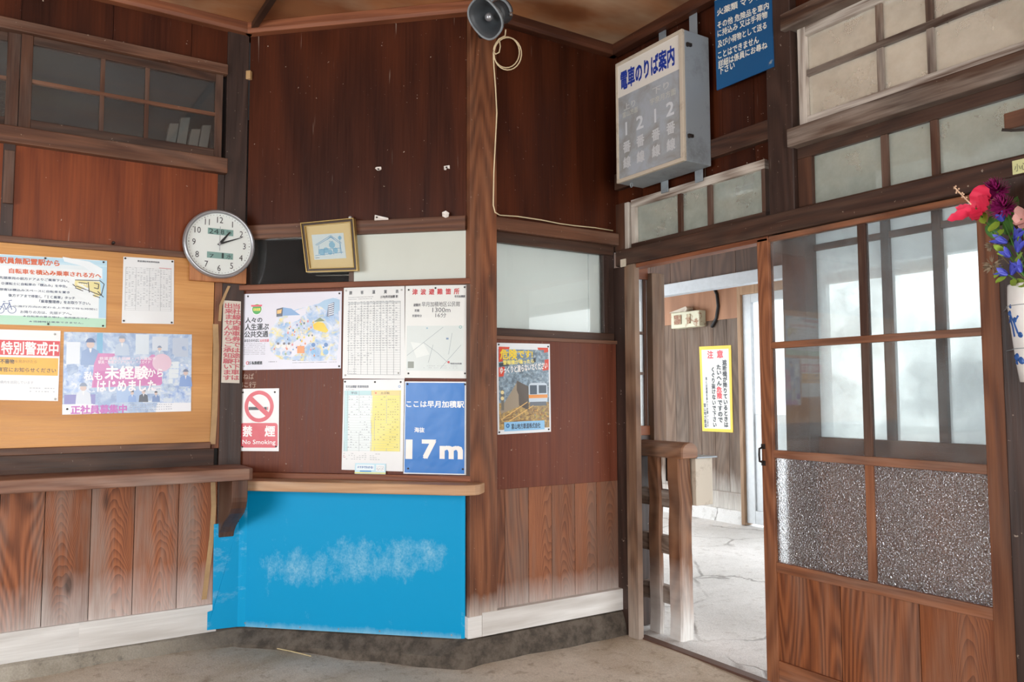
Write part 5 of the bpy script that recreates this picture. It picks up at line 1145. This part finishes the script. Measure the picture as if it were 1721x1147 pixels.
for (p0, p1) in ((824, 853), (901, 931), (985, 1014)):
    part('rail', Bm().box(2.872, 2.918, 2.98, 3.24, gz(p1), gz(p0)), M['gate_rail'], gt, bev=.006)
u0, z0 = D2.px(1124, 817, 0); 
tb = thing('ticket_box', 'small worn white box hung on the outer side of the gate post', 'box', G, (3.0, 2.9, .64))
part('casing', Bm().box(2.940, 3.06, 2.875, 2.99, .65, .885), M['box_frame'], tb, bev=.003)
part('tray', Bm().box(2.940, 3.06, 2.99, 3.09, .755, .885), M['iron'], tb, bev=.003, label='dark metal tray')
part('lid', Bm().box(2.938, 3.08, 2.86, 3.08, .885, .893), M['steel'], tb, bev=.001)

# ---- on the far wall: worn switch box with its cable
u0, z0 = E.px(1128, 553, .1); u1, z1 = E.px(1175, 521, .1)
sb = thing('switch_box', 'rusty cream switch box on the far wall above the caution sign', 'box', E, ((u0+u1)/2, 0, z0))
part('casing', Bm().box(u0, u1, -.10, .0, z0, z1), worn('rusted_cream_box', (206, 204, 178), (140, 84, 46), .56, .62, 9.0, rough=.5), sb, bev=.006)
part('lid', Bm().quad8([(u0-.02, z1+.004), (u0+.22, z1+.05), (u0+.24, z1+.03), (u0+.22, z1)], -.11, -.02), M['box_frame'], sb)
for a_, c_ in ((.12, 'rust_plate'), (.58, 'rust_plate')):
    w_ = .26 if a_ < .2 else .12; part('switch_plate', Bm().box(u0+(u1-u0)*a_, u0+(u1-u0)*(a_+w_), -.108, -.10, z0+(z1-z0)*.22, z0+(z1-z0)*.82), worn('rust_plate', (190, 176, 140), (130, 72, 36), .42, .55, 14.0), sb, bev=.003)
cpts = [E.px(x, y, .02) for x, y in ((1199, 482), (1205, 495), (1207, 515), (1204, 535), (1196, 550))]
tag(part('power_cable', Bm().tube([(u, -.02, z) for u, z in cpts], .016, 8), M['black'], None, E, smooth=True, org=(cpts[-1][0], 0, cpts[-1][1])), 'thick black cable curving down the far wall beside the switch box', 'cable')
# fluorescent fitting under the canopy, seen through the grimy transom
F2 = Frame((4.0, 0), -PI/2); ua, za = F2.px(1204, 320, 0); ub_, zb2_ = F2.px(1300, 296, 0)
lf_ = thing('fluorescent_fitting', 'long white fluorescent fitting under the platform roof seen through the transom', 'lamp', F2, ((ua+ub_)/2, 0, zb2_))
zl_ = (za+zb2_)/2
part('housing', Bm().box(ua, ub_+.2, -.05, .05, zl_-.03, max(zl_+.02, 2.812)), M['aluminium'], lf_, bev=.004); part('tube', Bm().tube([(ua+.02, 0, zl_-.05), (ub_+.18, 0, zl_-.05)], .016, 12), plain('white_lamp_tube', (245, 245, 240), .3), lf_, smooth=True)

# ---- straw on the floor
def fl(x, y):
    d = RIGHT*((x-W/2)/FPX) + UP*((H/2-y)/FPX) + FWD; q = EYE + d*(-EYE.z/d.z)
    for _ in range(6): q = EYE + d*((floor_h(q.x, q.y)-EYE.z)/d.z)
    return q
pa, pb = fl(455, 1090), fl(523, 1105); pm_ = (pa+pb)/2
tag(part('straw', Bm().tube([pa+Vector((0, 0, .004)), pm_+Vector((0, 0, .006)), pb+Vector((0, 0, .004))], .0025, 6), plain('dry_straw', (206, 186, 140), .7), None, G, org=tuple(pm_)), 'single pale straw lying on the concrete floor before the blue sheet', 'straw')

# ---- hanging vase with artificial flowers on the dark post
vo = .145; vu = -1.128
vs = thing('hanging_vase', 'white porcelain vase with cobalt blue branch painting hung on the dark post', 'vase', D, (vu, -.07, 1.235))
vc = (vu, -vo)
vbody = part('body', Bm().lathe_z(vc, [(.040, 1.236), (.047, 1.237), (.055, 1.30), (.066, 1.42), (.070, 1.46), (.068, 1.52), (.067, 1.526), (.060, 1.526), (.058, 1.45)], 40), M['ceramic'], vs, smooth=True)
def onv(da, z, r=.0):                            # point on the vase surface, da = degrees round from the front
    prof_ = [(1.236, .046), (1.30, .055), (1.42, .066), (1.46, .070), (1.526, .067)]; rr2 = .06
    for (za_, ra), (zb3, rb) in zip(prof_[:-1], prof_[1:]):
        if za_ <= z <= zb3: rr2 = ra+(rb-ra)*(z-za_)/(zb3-za_)
    a = math.radians(-90+da); return Vector((vc[0]+(rr2+r)*math.cos(a), vc[1]+(rr2+r)*math.sin(a), z))
b = Bm()
for pts in (((-58, 1.415), (-48, 1.42), (-40, 1.435), (-30, 1.41), (-15, 1.43)), ((-45, 1.43), (-38, 1.40), (-36, 1.37)), ((-45, 1.30), (-35, 1.31), (-20, 1.29)), ((-30, 1.41), (-22, 1.38), (-10, 1.37))): b.tube([onv(a, z, .0005) for a, z in pts], .003, 5)
for a, z, r in ((-40, 1.44, .010), (-25, 1.42, .009), (-34, 1.31, .013), (-42, 1.295, .008), (-20, 1.30, .012), (-14, 1.375, .010), (-35, 1.46, .007)): p_ = onv(a, z, -.002); b.ball(p_, r, 8, 6, (1, .4, 1))
part('painted_branch', b, M['cobalt'], vbody)
part('hanging_wire', Bm().tube([Vector((vu-.12, -.075, 1.46))] + [onv(a, 1.462, .002) for a in range(-80, 81, 16)] + [Vector((vu+.12, -.075, 1.46))], .0012, 5), M['steel'], vs)
part('hanging_wire', Bm().tube([Vector((vu-.12, -.075, 1.335))] + [onv(a, 1.335, .002) for a in range(-80, 81, 16)] + [Vector((vu+.12, -.075, 1.335))], .0012, 5), M['steel'], vs)
def fp(x, y, off=vo): u, z = D.px(x, y, off); return Vector((u, -off, z))
mouth = Vector((vu, -vo, 1.515))
def petal(b, base, tip, nrm, w, curl=.0, n=5, ruff=0.0, sharp=.6):
    d = tip-base; s_ = d.cross(nrm).normalized(); nn_ = s_.cross(d).normalized(); k = len(b.v)
    for i in range(n+1):
        t = i/n; wd2 = w*math.sin(PI*(t*.86+.10))**sharp*(1 if i < n else .25); c_ = base+d*t+nn_*(curl*t*t*d.length)
        b.v += [tuple(c_-s_*wd2+nn_*(ruff*math.sin(i*2.1))), tuple(c_-nn_*(w*.18)), tuple(c_+s_*wd2+nn_*(ruff*math.cos(i*2.7)))]
    for i in range(n): a = k+i*3; b.f += [(a, a+1, a+4, a+3), (a+1, a+2, a+5, a+4)]
def stem(parent, a, c, m, r=.002):
    part('stem', Bm().tube([a, (a+c)/2+Vector((0, -.004, -.004)), c], r, 6), m, parent, smooth=True)
green = plain('artificial_leaf_green', (74, 124, 50), .5, var=.2); lime = plain('artificial_lime_leaf', (150, 180, 64), .5, var=.15)
red = plain('hibiscus_red', (224, 48, 84), .5, var=.12); mag = plain('magenta_petals', (150, 30, 104), .55, var=.2); viol = plain('gentian_blue', (78, 84, 190), .5, var=.2)
pink = plain('dusty_pink_petals', (206, 156, 150), .55); dry = plain('dried_flower', (150, 134, 112), .8, var=.3)
def bloom(name, label, c): return thing(name, label, 'flower', D, c, 'artificial flowers in the hanging vase')
# hibiscus
hc = fp(1640, 350, .20); hb_ = bloom('hibiscus', 'large red artificial hibiscus leaning left out of the vase', hc)
hn = Vector((.35, -.92, .15)).normalized()
for tx, ty, tof, w_ in ((1592, 372, .25, .017), (1606, 350, .22, .013), (1656, 310, .22, .030), (1664, 334, .22, .028), (1640, 374, .26, .018)):
    b = Bm(); petal(b, hc, fp(tx, ty, tof), hn, w_, .10, 9, .005, .7); part('petal', b, red, hb_, smooth=True)
s0 = fp(1632, 344, .23); s1 = fp(1603, 314, .27)
b = Bm().tube([s0, (s0+s1)/2, s1], .0022, 6)
for i in range(12): q = s0+(s1-s0)*(.3+.06*i); b.ball(q+Vector((.006*math.sin(i*2.4), .004*math.cos(i*3.1), .006*math.cos(i*2.4))), .003, 6, 4)
part('stamen', b, plain('stamen', (214, 180, 150), .6), hb_); stem(hb_, mouth, hc, green)
b = Bm(); petal(b, fp(1650, 358, .19), fp(1655, 376, .21), Vector((0, -1, 0)), .014, 0, 5, 0, .8); part('leaf', b, lime, hb_, smooth=True)
# magenta chrysanthemums
def mum(cx, cy, r, label, off, seed, flat=.55):
    c = fp(cx, cy, off); t = bloom('chrysanthemum', label, c); rn2 = random.Random(seed); b = Bm()
    for ring, n_, rl, lift in ((0, 30, 1.0, .0), (1, 26, .9, .2), (2, 22, .7, .42), (3, 14, .48, .6), (4, 8, .25, .7)):
        for i in range(n_):
            a = 2*PI*(i+rn2.random()*.6)/n_; dv = Vector((math.cos(a), -.28, math.sin(a)*flat)).normalized()
            up_ = Vector((0, -.75, .66)); tip = c + dv*r*rl*rn2.uniform(.85, 1.05) + up_*r*lift
            petal(b, c+up_*r*lift*.3, tip, up_, .0036, .14, 4, 0, .7)
    part('petals', b, mag, t, smooth=True); part('calyx', Bm().ball(c+Vector((0, .004, -.006)), .012, 10, 6), green, t, smooth=True); stem(t, mouth, c, green)
mum(1678, 322, .048, 'upper magenta artificial chrysanthemum, topmost in the vase', .17, 1); mum(1690, 350, .047, 'lower magenta artificial chrysanthemum beside the red hibiscus', .20, 2, .5)
# pale pink flower at the edge
c = fp(1716, 368, .21); t = bloom('pink_flower', 'dusty pink artificial flower cut by the right edge of the photo', c)
for tx, ty in ((1700, 368), (1712, 345), (1727, 352), (1724, 385), (1708, 380)):
    b = Bm(); petal(b, c, fp(tx, ty, .23), Vector((0, -1, .1)), .016, .12, 5, 0, .8); part('petal', b, pink, t, smooth=True)
stem(t, mouth, c, green)
# blue gentians
def gentian(label, buds, leaves):
    r0 = fp(*buds[0][:2], .20); t = bloom('gentian', label, r0); 
    for (x, y, ang, l) in buds:
        base = fp(x, y, .20); d = Vector((math.cos(math.radians(ang)), -.25, math.sin(math.radians(ang)))).normalized(); b = Bm()
        for i in range(5):
            a = 2*PI*i/5; o_ = d.orthogonal().normalized(); o2 = d.cross(o_); ou = o_*math.cos(a)+o2*math.sin(a)
            petal(b, base+ou*.002, base+d*l+ou*.012, -ou, .009, -.15, 5, 0, .8)
        part('bud', b, viol, t, smooth=True)
    for (x0, y0, x1, y1, w_) in leaves:
        b = Bm(); petal(b, fp(x0, y0, .19), fp(x1, y1, .225), Vector((0, -1, .3)), w_, .1, 6, 0, .8); part('leaf', b, lime, t, smooth=True)
    stem(t, mouth, r0, green)
gentian('blue artificial gentian spray just above the rim of the white vase', ((1694, 462, 150, .035), (1700, 462, 60, .04), (1716, 458, 110, .04)), ((1690, 462, 1674, 478, .010), (1700, 470, 1708, 482, .010), (1684, 448, 1672, 470, .009), (1708, 470, 1725, 484, .012)))
gentian('blue artificial gentian spray in the middle of the bouquet', ((1698, 432, 130, .034), (1710, 424, 70, .042), (1693, 408, 150, .045), (1707, 404, 60, .04)), ((1690, 425, 1668, 412, .009), (1698, 428, 1674, 428, .008), (1705, 440, 1722, 425, .009), (1704, 412, 1716, 398, .009)))
gentian('single thin blue gentian bud below the magenta flowers', ((1686, 372, 110, .03),), ((1684, 385, 1672, 402, .013), (1676, 372, 1664, 392, .015)))
b = Bm(); lt = bloom('leaf_spray', 'dark green artificial leaves behind the flowers', fp(1680, 390, .17))
for i, (x0, y0, x1, y1, w_) in enumerate(((1680, 400, 1656, 380, .016), (1690, 395, 1700, 362, .018), (1672, 395, 1668, 360, .018), (1695, 410, 1712, 396, .016), (1685, 378, 1664, 346, .014), (1700, 360, 1712, 330, .014))):
    b = Bm(); petal(b, fp(x0, y0, .16), fp(x1, y1, .175), Vector((0, -1, .2)), w_, .08, 6, 0, .8); part('leaf', b, green, lt, smooth=True)
stem(lt, mouth, fp(1680, 390, .17), green)
def puff(cx, cy, r, label, seed):
    c = fp(cx, cy, .19); t = bloom('dried_flower', label, c); rn2 = random.Random(seed); b = Bm()
    for i in range(46):
        dv = Vector((rn2.gauss(0, 1), rn2.gauss(0, 1)-.4, rn2.gauss(0, 1))).normalized(); petal(b, c+dv*r*.4, c+dv*r*rn2.uniform(.8, 1.1), dv.orthogonal(), .0035, .2, 2, 0, .6)
    part('flower_head', b, dry, t); stem(t, mouth, c, plain('dry_stem', (120, 104, 80), .8))
puff(1668, 446, .030, 'dried brown flower head at the lower left of the bouquet', 5); puff(1668, 414, .022, 'small dried flower head left of the blue gentians', 6)

_old = _to.data; bpy.data.objects.remove(_to); bpy.data.curves.remove(_old)
for o in bpy.data.objects:                       # structure pieces carry their kind
    if o.parent is None and o.type == 'MESH' and 'category' not in o and 'kind' not in o: o['kind'] = 'structure'
